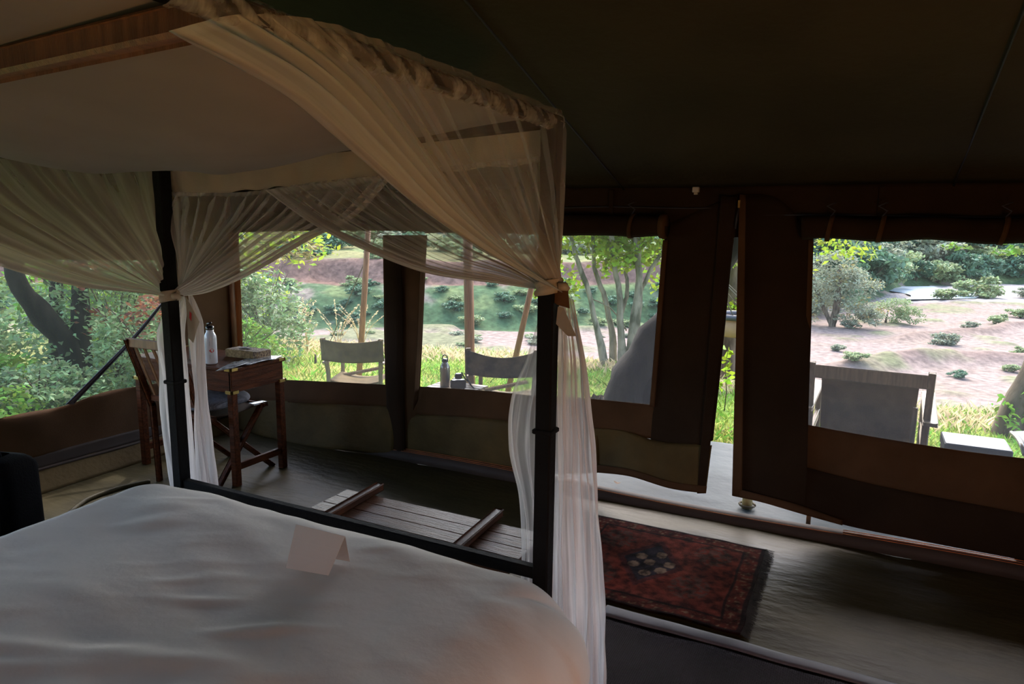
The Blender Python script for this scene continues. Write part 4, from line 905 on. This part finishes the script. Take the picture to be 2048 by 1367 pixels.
g = G(); g.beam((-W2, -.150, .815), (W2, -.150, .815), .030, .085); g.build('top_rail', M['chairframe'], lo)
g = G(); g.grid(lambda u, v: ((u-.5)*2*(.285-.01*(1-v)), -.008-.15*v + .03*math.sin(math.pi*v), .32+.52*v), 12, 14); solid(g.build('canvas_back', M['khaki'], lo, True), .005)
g = G(); g.grid(lambda u, v: ((u-.5)*2*.29, .02+.52*v, .34-.05*math.sin(math.pi*v)+.03*v), 12, 10); solid(g.build('canvas_seat', M['khaki'], lo, True), .005)
g = G(); g.beam((W2-.07, -.13, .36), (W2-.07, -.12, .64), .03, .03); g.build('stay', M['chairframe'], lo)
# low table and the second seat at the right edge
t2 = thing('low_table', 'low square table with a blue grey top outside the right window', 'table', (.685, 4.83, -.07))
g = G(); g.box((-.17, -.135, .425), (.165, .14, .490), .006); g.build('tabletop', M['grey'], t2)
g = G(); g.box((-.165, -.13, .38), (.16, .135, .424), .004); g.build('apron', M['wood'], t2)
for s in (-1, 1):
    for y in (-1, 1): g = G(); g.box((s*.14-.016, y*.11-.016, 0), (s*.14+.016, y*.11+.016, .38), .002); g.build('leg', M['wood'], t2)
s2 = thing('camp_chair', 'dark camp seat with a curved glossy arm at the right edge of the photo', 'chair', (1.18, 4.80, -.07))
cp = [Vector((0.872, 4.950, 0.467)), Vector((0.884, 4.850, 0.465)), Vector((0.892, 4.750, 0.448)), Vector((0.904, 4.700, 0.406))]
g = G(); P = [tuple(p - Vector((1.18, 4.80, -.07))) for p in cp]; g.grid(lambda u, v: tuple(a+b for a, b in zip(polyat(P, u), (.16*v, .02*v, .012*math.sin(math.pi*v)-.0))), 16, 6); solid(g.build('arm_panel', M['grey'], s2, True), .014)
g = G(); g.tube([polyat(P, i/12) for i in range(13)], .013, 8); g.build('arm_rim', M['steel'], s2, True)
for x, y in ((-.17, -.1), (.2, -.1), (-.17, .14), (.2, .14)): g = G(); g.beam((x, y, 0), (x, y, .40), .03, .03); g.build('leg', M['wood'], s2)
g = G(); g.box((-.19, -.12, .36), (.23, .17, .41), .01); g.build('seat', M['grey'], s2)

# canvas wash basin hanging by cords from the tree, seen through the door gap
ba = thing('hanging_basin', 'tan canvas wash basin hanging on cords in the door gap', 'basin', (-1.28, 8.5, .40))
g = G(); g.lathe([(.20, .0), (.235, .02), (.245, .10), (.24, .20), (.235, .20), (.2, .03)], n=30); g.build('bowl', M['basin'], ba, True)
g = G(); g.tube([(.25*math.cos(a), .25*math.sin(a), .235) for a in np.linspace(0, 2*math.pi, 30)], .035, 8); g.build('rim', M['strip'], ba, True)
for a in np.linspace(.5, 6.8, 7)[:-1]: g = G(); g.tube([(.25*math.cos(a), .25*math.sin(a), .26), (.10*math.cos(a)-.25, .10*math.sin(a), .62), (-.3, 0, .85)], .006, 5); g.build('cord', M['rope'], ba, True)

# ------------------------------------------------------------ plants
def leafset(C, size, up=.35, aspect=.42, jit=.35, droop=.0):
    """diamond leaves at the points C (n,3)"""
    n = len(C); d = rng.normal(size=(n, 3)); d[:, 2] = d[:, 2]*.6 - droop; d /= np.linalg.norm(d, axis=1)[:, None]
    nn = rng.normal(size=(n, 3))*.8 + np.array([0, 0, up*2.2]); s = np.cross(d, nn); s /= np.linalg.norm(s, axis=1)[:, None] + 1e-6
    L = size*(1 + jit*rng.uniform(-1, 1, n))[:, None]; f = np.cross(s, d)*.10*L
    return np.stack([C - d*L*.5, C + s*L*aspect*.5 + f, C + d*L*.5, C - s*L*aspect*.5 + f], 1)
def blob(n, c, r, shell=.55):
    p = rng.normal(size=(n, 3)); p /= np.linalg.norm(p, axis=1)[:, None]; return np.array(c) + p*np.array(r)*(shell + (1-shell)*rng.uniform(0, 1, n)[:, None]**.6) * 1.0
def clumps(n, c, r, k=14, cr=.32, flat=.8):
    """leaf positions gathered into k clumps on a crown"""
    cs = blob(k, c, r, .25); out = []
    for q in cs: out.append(blob(n//k, q, (r[0]*cr, r[1]*cr, r[2]*cr*flat), .2))
    return np.concatenate(out)
# far bushes: a few kinds, copied along the valley
kinds = []
for i in range(7):
    m = ['farleaf', 'farleaf', 'farleaf2', 'farleaf3', 'farleaf', 'farleaf2', 'farleaf3'][i]
    t = thing('bush', 'bush', 'bush', (0, 0, 0))
    C = clumps(1500, (0, 0, .52), (.85, .85, .50), 26, .36)
    C[:, 2] = np.maximum(C[:, 2], .02); quads('foliage', leafset(C, .17, .5, .6), M[m], t)
    g = G()
    for k in range(4): a = k*1.6+i; g.tube([(0, 0, -.2), (.12*math.cos(a), .12*math.sin(a), .2), (.4*math.cos(a), .4*math.sin(a), .55)], [.05, .035, .012], 5)
    g.build('stems', M['bark'], t, True); kinds.append(t)
used = set()
def put(i, a, d, s, label, group, zoff=0, hz=1.):
    x, y = wxy(a, d); z = land(a, d)[0] - .12*s + zoff; k = kinds[i]
    if i in used: o = dup(k, (x, y, z), random.uniform(0, 6.28), label, (s, s, s*hz))
    else: o = k; used.add(i); o.location = (x, y, z); o.rotation_euler[2] = random.uniform(0, 6.28); o.scale = (s, s, s*hz); o['label'] = label
    if group: o['group'] = group
    return o
LOOK = {0: 'dark green', 1: 'deep green', 4: 'mid green', 2: 'pale yellow green', 5: 'pale feathery', 3: 'grey green', 6: 'dusty grey'}
placed = []
def free(a, d, r):
    if any((a-p)**2 + (d-q_)**2 < (.62*(r+k))**2 for p, q_, k in placed): return False
    placed.append((a, d, r)); return True
def scatter(n, fa, fd, fs, kinds_, where, group, hz=1., tries=12):
    for q in range(n):
        for _ in range(tries):
            a = fa(); f = float(np.interp(a, fx_, fd_)); dd = fd(); s_ = fs(dd)
            if free(a, f+dd, s_*.8): break
        else: continue
        i = random.choice(kinds_); put(i, a, f + dd, s_, LOOK[i] + ' ' + where, LOOK[i] + ' ' + group, 0, hz)
scatter(210, lambda: random.uniform(19, 92), lambda: 1.2 + 44*random.random()**1.3, lambda d: random.uniform(2.0, 3.3) + d*.05, (0, 1, 4, 4, 0, 3, 2), 'bush crowding the far hillside beyond the river', 'bushes on the far hillside', 1.15)
scatter(110, lambda: random.uniform(-50, 20), lambda: random.uniform(7.2, 26), lambda d: random.uniform(.8, 1.7) + max(0, d-12)*.09, (2, 3, 5, 0, 4), 'bush on top of the far river bank', 'bushes on top of the far bank')
scatter(90, lambda: random.uniform(-40, 22), lambda: random.uniform(.3, 5.0), lambda d: random.uniform(.4, .95), (0, 1, 4, 2, 5, 4), 'shrub low on the slope of the far bank', 'shrubs on the far slope', .75)
scatter(34, lambda: random.uniform(-34, 12), lambda: random.uniform(-8, -1), lambda d: random.uniform(.25, .6), (2, 5, 6), 'tuft on the river bed below the far bank', 'tufts on the river bed', .6)
put(6, 24.2, 38.8, .95, 'round grey green bush alone on the sand in the right window', None, 0, .8)
for (a, d, s, i, lab) in ((45, 67, 2.4, 5, 'long pale green hummock beside the river bend'), (40, 64, 1.5, 2, 'small green hummock left of the river bend'), (22, 45, .7, 3, 'grey green bush on the pale sand below the big bank tree'), (50, 68, 1.2, 3, 'grey bush right of the long hummock by the river'), (15.5, 31, .6, 2, 'bright green clump on the dark sand ridge'), (19.5, 30, .45, 0, 'dark clump on the crest of the sand ridge'),
                      (23.0, 31.5, .5, 2, 'green clump right of the crest of the sand ridge'), (26.5, 36, .5, 5, 'pale clump right of the round sand bush'), (33, 47, .8, 5, 'flat yellow green patch of bush on the far sand'), (38, 52, 1.0, 2, 'flat green bush under the right edge tree'), (17, 36, .45, 6, 'grey tuft under the big bank tree'), (29, 44, .6, 6, 'grey tuft on the red earth edge')):
    put(i, a, d, s, lab, None, .1*s, .8)
def tree(name, label, loc, trunks, crown, m, bark='bark', n=4000, ls=.12, k=20, extra=None, up=.35, asp=.45, cr=.34):
    """trunks: list of (points, radii); crown: list of (centre, radii)"""
    t = thing(name, label, 'tree' if 'tree' in name else ('shrub' if 'shrub' in name else 'plant'), loc)
    g = None
    for P, R in trunks:
        g = G(); n_ = 22; PP = [polyat([tuple(p) for p in P], i/n_) for i in range(n_+1)]; PP = [(p[0]+.02*nz(i*.9, p[2], 1)*min(i, 1), p[1], p[2]) for i, p in enumerate(PP)]
        RR = list(np.interp(np.linspace(0, 1, n_+1), np.linspace(0, 1, len(R)), R)); g.tube(PP, RR, 14); g.v = [(v[0]+max(RR)*.30*nz(v[0]*5, v[1]*5, v[2]*2.2), v[1]+max(RR)*.30*nz(v[0]*5+9, v[1]*5, v[2]*2.2), v[2]) for v in g.v]; g.build('trunk', M[bark], t, True)
    if n:
        tot = sum(r[0]*r[1] for _, r in crown); C = np.concatenate([clumps(max(k, int(n*r[0]*r[1]/tot)), c, r, k, cr) for c, r in crown])
        quads('foliage', leafset(C, ls, up, asp), M[m], t)
    if extra: quads('dry_leaves', leafset(np.concatenate([clumps(max(8, int(extra[1]/len(crown))), c, r, 8, .3) for c, r in crown]), ls, up, asp), M[extra[0]], t)
    return t
def L3(x, y): return (x, y, gz(x, y))
# big airy tree on the bank, left part of the right window
X, Y = wxy(21.2, 46); tree('bank_tree', 'tall airy grey green tree standing on the bank in the right window', (X, Y, gz(X, Y)), [([(0, 0, -.3), (.2, 0, 2), (.1, 0, 4)], [.25, .2, .1]), ([(0, 0, 0), (-1, .3, 2), (-1.6, .3, 3.6)], [.16, .12, .06])],
     [((-1.0, 0, 3.5), (2.3, 2.3, 1.6)), ((.9, 0, 2.7), (1.8, 1.8, 1.4)), ((-1.6, 0, 1.6), (1.5, 1.5, 1.3)), ((1.6, -.4, .9), (1.5, 1.4, .9))], 'farleaf3', n=9000, ls=.20, k=26, extra=('leafolive', 700))
X, Y = wxy(25.5, 47.5); tree('bank_shrub', 'yellow green shrub at the foot of the airy bank tree', (X, Y, gz(X, Y)), [([(0, 0, -.2), (.1, 0, .8)], [.08, .04])], [((0, 0, .9), (1.6, 1.3, .9)), ((1.3, 0, .6), (1.2, 1.2, .6))], 'farleaf2', n=3000, ls=.15)
# multi-stemmed tree beyond the middle window
X, Y = wxy(1.55, 9.7); c0 = (X, Y, gz(X, Y)-.05)
def cam_off(a, z, dd=0): return (a*CT - dd*ST, a*ST + dd*CT, z)
tree('slender_tree', 'multi stemmed slender tree with yellow green leaves in the middle window', c0,
     [([cam_off(-.22, 0), cam_off(-.34, .5), cam_off(-.50, 1.1), cam_off(-.72, 1.7), cam_off(-.95, 2.4)], [.07, .045, .035, .03, .02]),
      ([cam_off(-.10, 0, .15), cam_off(-.12, .5, .15), cam_off(-.25, 1.0, .15), cam_off(-.42, 1.5, .15), cam_off(-.5, 2.6)], [.065, .045, .038, .03, .02]),
      ([cam_off(.05, 0), cam_off(-.02, .45), cam_off(-.08, 1.1), cam_off(-.20, 1.75), cam_off(-.28, 2.6)], [.09, .06, .045, .035, .03]),
      ([cam_off(.16, 0), cam_off(.15, .5), cam_off(.20, 1.2), cam_off(.14, 1.9), cam_off(.1, 2.8)], [.10, .07, .055, .045, .035]),
      ([cam_off(.0, .5, .1), cam_off(-.02, .75, .1), cam_off(.05, 1.05, .1), cam_off(.02, 1.4, .1)], [.04, .035, .03, .02]),
      ([cam_off(.20, 1.0, .1), cam_off(.42, 1.5, .1), cam_off(.75, 1.95, .1), cam_off(1.1, 2.4)], [.03, .028, .02, .012]),
      ([cam_off(-.45, 1.0, .1), cam_off(-.15, .85, .1), cam_off(.06, .55, .1)], [.008, .010, .012])],
     [(cam_off(-.35, 1.75, .2), (.75, .6, .5)), (cam_off(.85, 1.55, .2), (.6, .6, .7)), (cam_off(.3, 2.4), (1.3, 1.0, .6)), (cam_off(.9, .95, .1), (.4, .4, .45)), (cam_off(-.95, 1.3, .1), (.4, .4, .6)), (cam_off(-.1, 2.0, .4), (1.0, .5, .35))], 'leafyel', 'barkpale', n=8500, ls=.085, k=14, asp=.7, cr=.46)
X, Y = wxy(2.35, 9.6); tree('low_shrub', 'low green shrub beside the foot of the slender tree', (X, Y, gz(X, Y)), [([(0, 0, 0), (.05, 0, .2)], [.01, .006])], [((0, 0, .22), (.35, .3, .2)), ((-.25, -.3, .12), (.3, .3, .12))], 'leaf', n=420, ls=.06, k=7)
# thick leaning trunk behind the door panel
X, Y = -1.90, 6.45; z0 = gz(X, Y)
tree('leaning_tree', 'thick grey leaning tree trunk between the middle window and the door gap', (X, Y, z0), [([cam_off(-.05, -.1), cam_off(.0, .28), cam_off(.20, .62), cam_off(.55, 1.15), cam_off(.85, 1.75), cam_off(1.1, 2.6), cam_off(1.3, 4.2)], [.30, .235, .20, .19, .18, .17, .12]),
     ([cam_off(.25, -.1, -.1), cam_off(.22, .2, -.05), cam_off(.35, .7), cam_off(.6, 1.2)], [.26, .2, .15, .1])], [(cam_off(.9, 4.4), (1.8, 1.8, .9)), (cam_off(1.3, 3.4, .9), (1.2, 1.2, .6))], 'leafyel', 'barkdark', n=2600, ls=.10, k=16, asp=.6)
o = thing('broken_stump', 'small jagged dark stump on the grass beside the leaning trunk', 'stump', (*wxy(.72, 5.8), gz(*wxy(.72, 5.8))))
g = G(); n = 14; V = []
for j, z in enumerate((0, .14, .30)):
    for k in range(n): a = 6.283*k/n; r = .105-.02*j+.012*nz(k*1.3, j); V.append((r*math.cos(a), r*math.sin(a), z+(.06*nz(k*2.1, 5)+.02*(k % 2) if j == 2 else 0)))
V.append((0, 0, .22)); g.add(V, [(j*n+k, j*n+(k+1) % n, (j+1)*n+(k+1) % n, (j+1)*n+k) for j in range(2) for k in range(n)] + [(2*n+k, 2*n+(k+1) % n, 3*n) for k in range(n)]); g.build('wood', M['bark'], o)
# seedling in the door gap and tree behind the basin
X, Y = -1.12, 7.0; s_ = thing('seedling', 'bright green seedling with upright leaves in the door gap', 'plant', (X, Y, gz(X, Y)))
g = G(); g.tube([(0, 0, 0), (.01, 0, .2), (-.02, 0, .45), (0, 0, .62)], [.006, .005, .004, .003], 6); g.build('stem', M['bark'], s_, True)
C = np.array([(random.uniform(-.06, .06), random.uniform(-.06, .06), z) for z in np.linspace(.22, .64, 22)]); quads('leaves', leafset(C, .11, .2, .5), M['leafyel'], s_)
X, Y = wxy(3.35, 10.4); tree('grey_tree', 'grey green tree trunk rising behind the hanging basin', (X, Y, gz(X, Y)), [([cam_off(0, -.1), cam_off(-.05, 1.0), cam_off(-.1, 2.0), cam_off(0, 3.5)], [.22, .16, .13, .1])], [(cam_off(0, 2.9), (1.5, 1.2, .8)), (cam_off(.0, 1.75, -.4), (.3, .4, .5))], 'leafyel', 'bark', n=1800, ls=.09, k=12, asp=.6)
# leafy crowns that hang into the tops of the windows
X, Y = wxy(-3.1, 8.2); tree('overhanging_tree', 'tree outside whose olive branch hangs into the top of the left window', (X - 1.2, Y + .9, gz(X-1.2, Y+.9)), [([(0, 0, 0), (-.1, 0, 1.6), (0, 0, 3.0)], [.12, .10, .06]), ([(-.05, 0, 2.2), (.7, -.3, 2.15), (1.5, -.6, 1.95)], [.03, .02, .01])],
     [((1.45, -.6, 1.62), (.55, .45, .18)), ((1.0, -.4, 1.78), (.8, .5, .26)), ((.65, -.3, 1.50), (.5, .4, .16)), ((0, 0, 3.0), (1.5, 1.3, .7))], 'leafolive', n=1700, ls=.13, k=14, asp=.22, cr=.34, up=.1)
X, Y = wxy(4.62, 6.15); tree('edge_tree', 'leaning tree trunk with green climbers at the right edge of the photo', (X, Y, gz(X, Y)), [([cam_off(-.14, -.2), cam_off(-.05, .3), cam_off(.14, .75), cam_off(.38, 1.3), cam_off(.7, 2.3), cam_off(.9, 3.6)], [.15, .12, .10, .09, .08, .07])],
     [(cam_off(-.10, .22, -.15), (.22, .25, .24)), (cam_off(.20, .45, -.15), (.26, .25, .45)), (cam_off(.5, .8, -.1), (.35, .3, .4)), (cam_off(.2, 2.5, .3), (1.0, .9, .5)), (cam_off(.1, 1.70, .6), (.55, .4, .14))], 'leaf', 'bark', n=1900, ls=.075, k=12, asp=.5)
# shrub at the left window edge
X, Y = wxy(-3.45, 8.4); tree('window_shrub', 'bright yellow green shrub at the left edge of the left window', (X, Y, gz(X, Y)), [([(0, 0, 0), (0, 0, .6), (.1, 0, 1.3)], [.02, .015, .008])],
     [((-.15, 0, .55), (.42, .4, .5)), ((-.3, 0, 1.2), (.35, .4, .45)), ((-.7, .2, .9), (.5, .5, .8)), ((.25, 0, .16), (.3, .3, .16))], 'leafyel', n=1500, ls=.12, k=12, asp=.38)
# dry stalks at the lawn edge
for q, (a, d) in enumerate(((-3.15, 10.6), (-2.75, 10.9), (-3.5, 11.2), (-2.4, 11.0))):
    X, Y = wxy(a, d); o = thing('dry_weed', 'tall dry seeding grass stalks at the edge of the lawn', 'grass', (X, Y, gz(X, Y)), 0, 'dry weeds at the lawn edge')
    g = G(); C = []
    for k in range(9):
        b_ = random.uniform(0, 6.28); l = random.uniform(.15, .45); h = random.uniform(.4, .85); P = [(0, 0, 0), (l*.3*math.cos(b_), l*.3*math.sin(b_), h*.6), (l*math.cos(b_), l*math.sin(b_), h)]
        g.tube([polyat(P, i/5) for i in range(6)], [.006, .005, .005, .004, .004, .003], 4)
        for i in range(9): C.append(polyat(P, .55+.05*i))
    g.build('stalks', M['straw'], o, True); quads('seed_heads', leafset(np.array(C), .055, .2, .5), M['straw'], o)

# thicket outside the side window
LB = ['leafblue', 'leaf', 'leafblue', 'leafyel', 'leafblue', 'leaf']
spots = [(-6.2, 1.7, .9, .42), (-6.1, 2.7, .8, .42), (-6.4, 3.5, .8, .45), (-6.1, .7, 1.0, .5), (-7.3, 2.2, 1.1, .45), (-7.2, 3.2, 1.0, .5), (-7.5, 5.0, 1.15, 1.5), (-7.2, 1.0, 1.2, .5), (-6.3, 4.6, .8, .95),
         (-8.8, 2.6, 1.2, .5), (-9.3, 4.1, 1.2, .6), (-9.2, 6.1, 1.5, 1.9), (-8.0, 6.1, 1.1, 1.5), (-11.5, 2.6, 1.6, .9), (-11.8, 5.2, 1.8, .9), (-11.8, 8.0, 1.8, 2.2), (-9.6, 7.8, 1.4, 1.8), (-6.3, 5.6, .7, .7), (-7.4, 7.1, .9, 1.2)]
side = ['in front', 'farther back']
for q, (x, y, w, h) in enumerate(spots):
    z = gz(x, y); m = LB[q % 6]; near = x > -6.7
    t = thing('thicket_shrub', ('near leafy shrub close outside the side window' if near else 'tangled leafy shrub in the thicket beyond the side window'), 'shrub', (x, y, z), 0, 'near thicket shrubs' if near else 'thicket shrubs')
    n = 3600 if near else 3000; ls = .062 if near else .085
    C = np.concatenate([clumps(n//2, (0, 0, h*.55), (w*.75, w*.75, h*.6), 30, .26), blob(n//2, (0, 0, h*.5), (w*.8, w*.8, h*.6), .3)]); C[:, 2] = np.maximum(C[:, 2], .02)
    C = np.concatenate([C]); quads('foliage', leafset(C, ls, .5, .46), M[m], t)
    if q in (8, 6): quads('dry_leaves', leafset(clumps(420, (.1, 0, h*.7), (w*.6, w*.6, h*.5), 12, .3), ls*1.1, .1, .4), M['leafbrown'], t)
    g = G()
    for k in range(12):
        a = random.uniform(0, 6.28); r = random.uniform(.3, 1)*w*.8; hh = random.uniform(.7, 1.15)*h; P = [(0, 0, 0), (r*.35*math.cos(a), r*.35*math.sin(a), hh*.6), (r*math.cos(a), r*math.sin(a), hh)]
        g.tube([polyat(P, i/6) for i in range(7)], [.014, .011, .009, .007, .006, .004, .003], 5)
    g.build('stems', M['bark'], t, True)
X, Y = -7.3, 4.35; tree('forked_tree', 'dark forked tree trunk in the thicket beyond the side window', (X, Y, gz(X, Y)), [([(0, 0, -.1), (.02, 0, .45), (-.02, -.25, .85), (-.05, -.42, 1.25), (0, -.38, 2.2), (.1, -.5, 3.4)], [.15, .13, .11, .08, .07, .05]), ([(0, .05, 0), (.05, .12, .6), (0, .16, 1.2), (0, .25, 2.0), (0, .4, 3.4)], [.12, .10, .08, .06, .05])],
     [((.2, -.5, 3.2), (1.8, 1.8, .9)), ((.8, -1.1, 1.75), (.7, .8, .5)), ((.5, .3, 1.95), (.8, .9, .5))], 'leaf', 'barkdark', n=3000, ls=.14, k=18, asp=.5)
X, Y = -8.6, 4.9; tree('thin_tree', 'thin dark tree trunk right of the forked one in the thicket', (X, Y, gz(X, Y)), [([(0, 0, -.1), (.05, .1, 1), (0, .05, 2.2), (0, 0, 3.4)], [.09, .08, .07, .05])], [((0, 0, 3.0), (1.9, 1.9, 1.0)), ((.3, .4, 1.9), (1.0, 1.1, .5))], 'leafblue', 'barkdark', n=2600, ls=.12, k=16, asp=.5)
X, Y = -12.5, 5.0; tree('thicket_tree', 'bright green tree filling the gap behind the forked trunk', (X, Y, gz(X, Y)), [([(0, 0, -.1), (.1, .2, 1.5), (0, 0, 3)], [.16, .12, .08])], [((0, 0, 2.6), (3.0, 3.4, 1.6)), ((0, 2.5, 1.4), (2.2, 2.4, 1.3)), ((0, -2.2, 1.3), (2.2, 2.4, 1.3))], 'leaf', 'bark', n=6500, ls=.15, k=30, asp=.5)
X, Y = -12.2, 9.5; tree('thicket_tree', 'yellow green tree at the back of the thicket beside the tent corner', (X, Y, gz(X, Y)), [([(0, 0, -.1), (.1, .2, 1.5), (0, 0, 3)], [.16, .12, .08])], [((0, 0, 2.2), (3.0, 3.0, 1.6)), ((1.5, -1.0, 1.0), (1.8, 1.8, 1.0))], 'leafyel', 'bark', n=4500, ls=.15, k=30, asp=.5)

# grass
def tufts(name, label, n, afn, h, m, mn_keep=None, kind='stuff'):
    P = []
    while len(P) < n:
        a, d = afn(); x, y = wxy(a, d)
        if x > XL-.2 and x < XR+.3 and y < 5.52 and y > YB: continue
        if -3.25 < x < 2.25 and y < 5.52: continue
        e = float(np.interp(a, ex_, ed_))
        if d > e + .3: continue
        P.append((x, y, -.09 - .20*sm((y-5.2)/5) - .12*sm((-2.5-x)/2)*sm((y-4)/1.0) - .01))
    P = np.array(P); n = len(P); th = rng.uniform(0, 6.28, n); w = .0035 + .003*rng.uniform(0, 1, n); H = h*(.5+rng.uniform(0, 1, n)); lean = rng.normal(size=(n, 2))*.45*H[:, None]
    s = np.stack([np.cos(th)*w, np.sin(th)*w, 0*w], 1); mid = P + np.stack([lean[:, 0]*.35, lean[:, 1]*.35, H*.6], 1); tip = P + np.stack([lean[:, 0], lean[:, 1], H], 1)
    return tag(quads(name, np.stack([P - s, P + s, mid + s*.8, tip], 1), M[m]), label, 'grass', None, kind)
def near_a(): d = 4.4 + 8.5*random.random()**.8; return (random.uniform(-.62, .82)*d*1.05, d)
tufts('lawn_grass', 'short green grass of the lawn outside the tent', 90000, near_a, .045, 'grass')
tufts('tall_grass', 'taller green blades standing out of the lawn', 16000, near_a, .075, 'leaf')
def edge_a(): a = random.uniform(-6, 6.5); e = float(np.interp(a, ex_, ed_)); return a, e + random.gauss(-.4, .35)
tufts('edge_grass', 'yellowing grass fringe along the lawn edge above the river bed', 9000, edge_a, .10, 'straw')
C = np.array([(x, y, gz(x, y)+.012) for x, y in ((random.uniform(-2.2, 2.4), random.uniform(5.5, 6.3)) for _ in range(1400))]); L_ = leafset(C, .055, 2.5, .5)
tag(quads('leaf_litter', L_, M['litter']), 'brown dead leaves scattered along the edge of the plastic sheet', 'leaves', None, 'stuff')
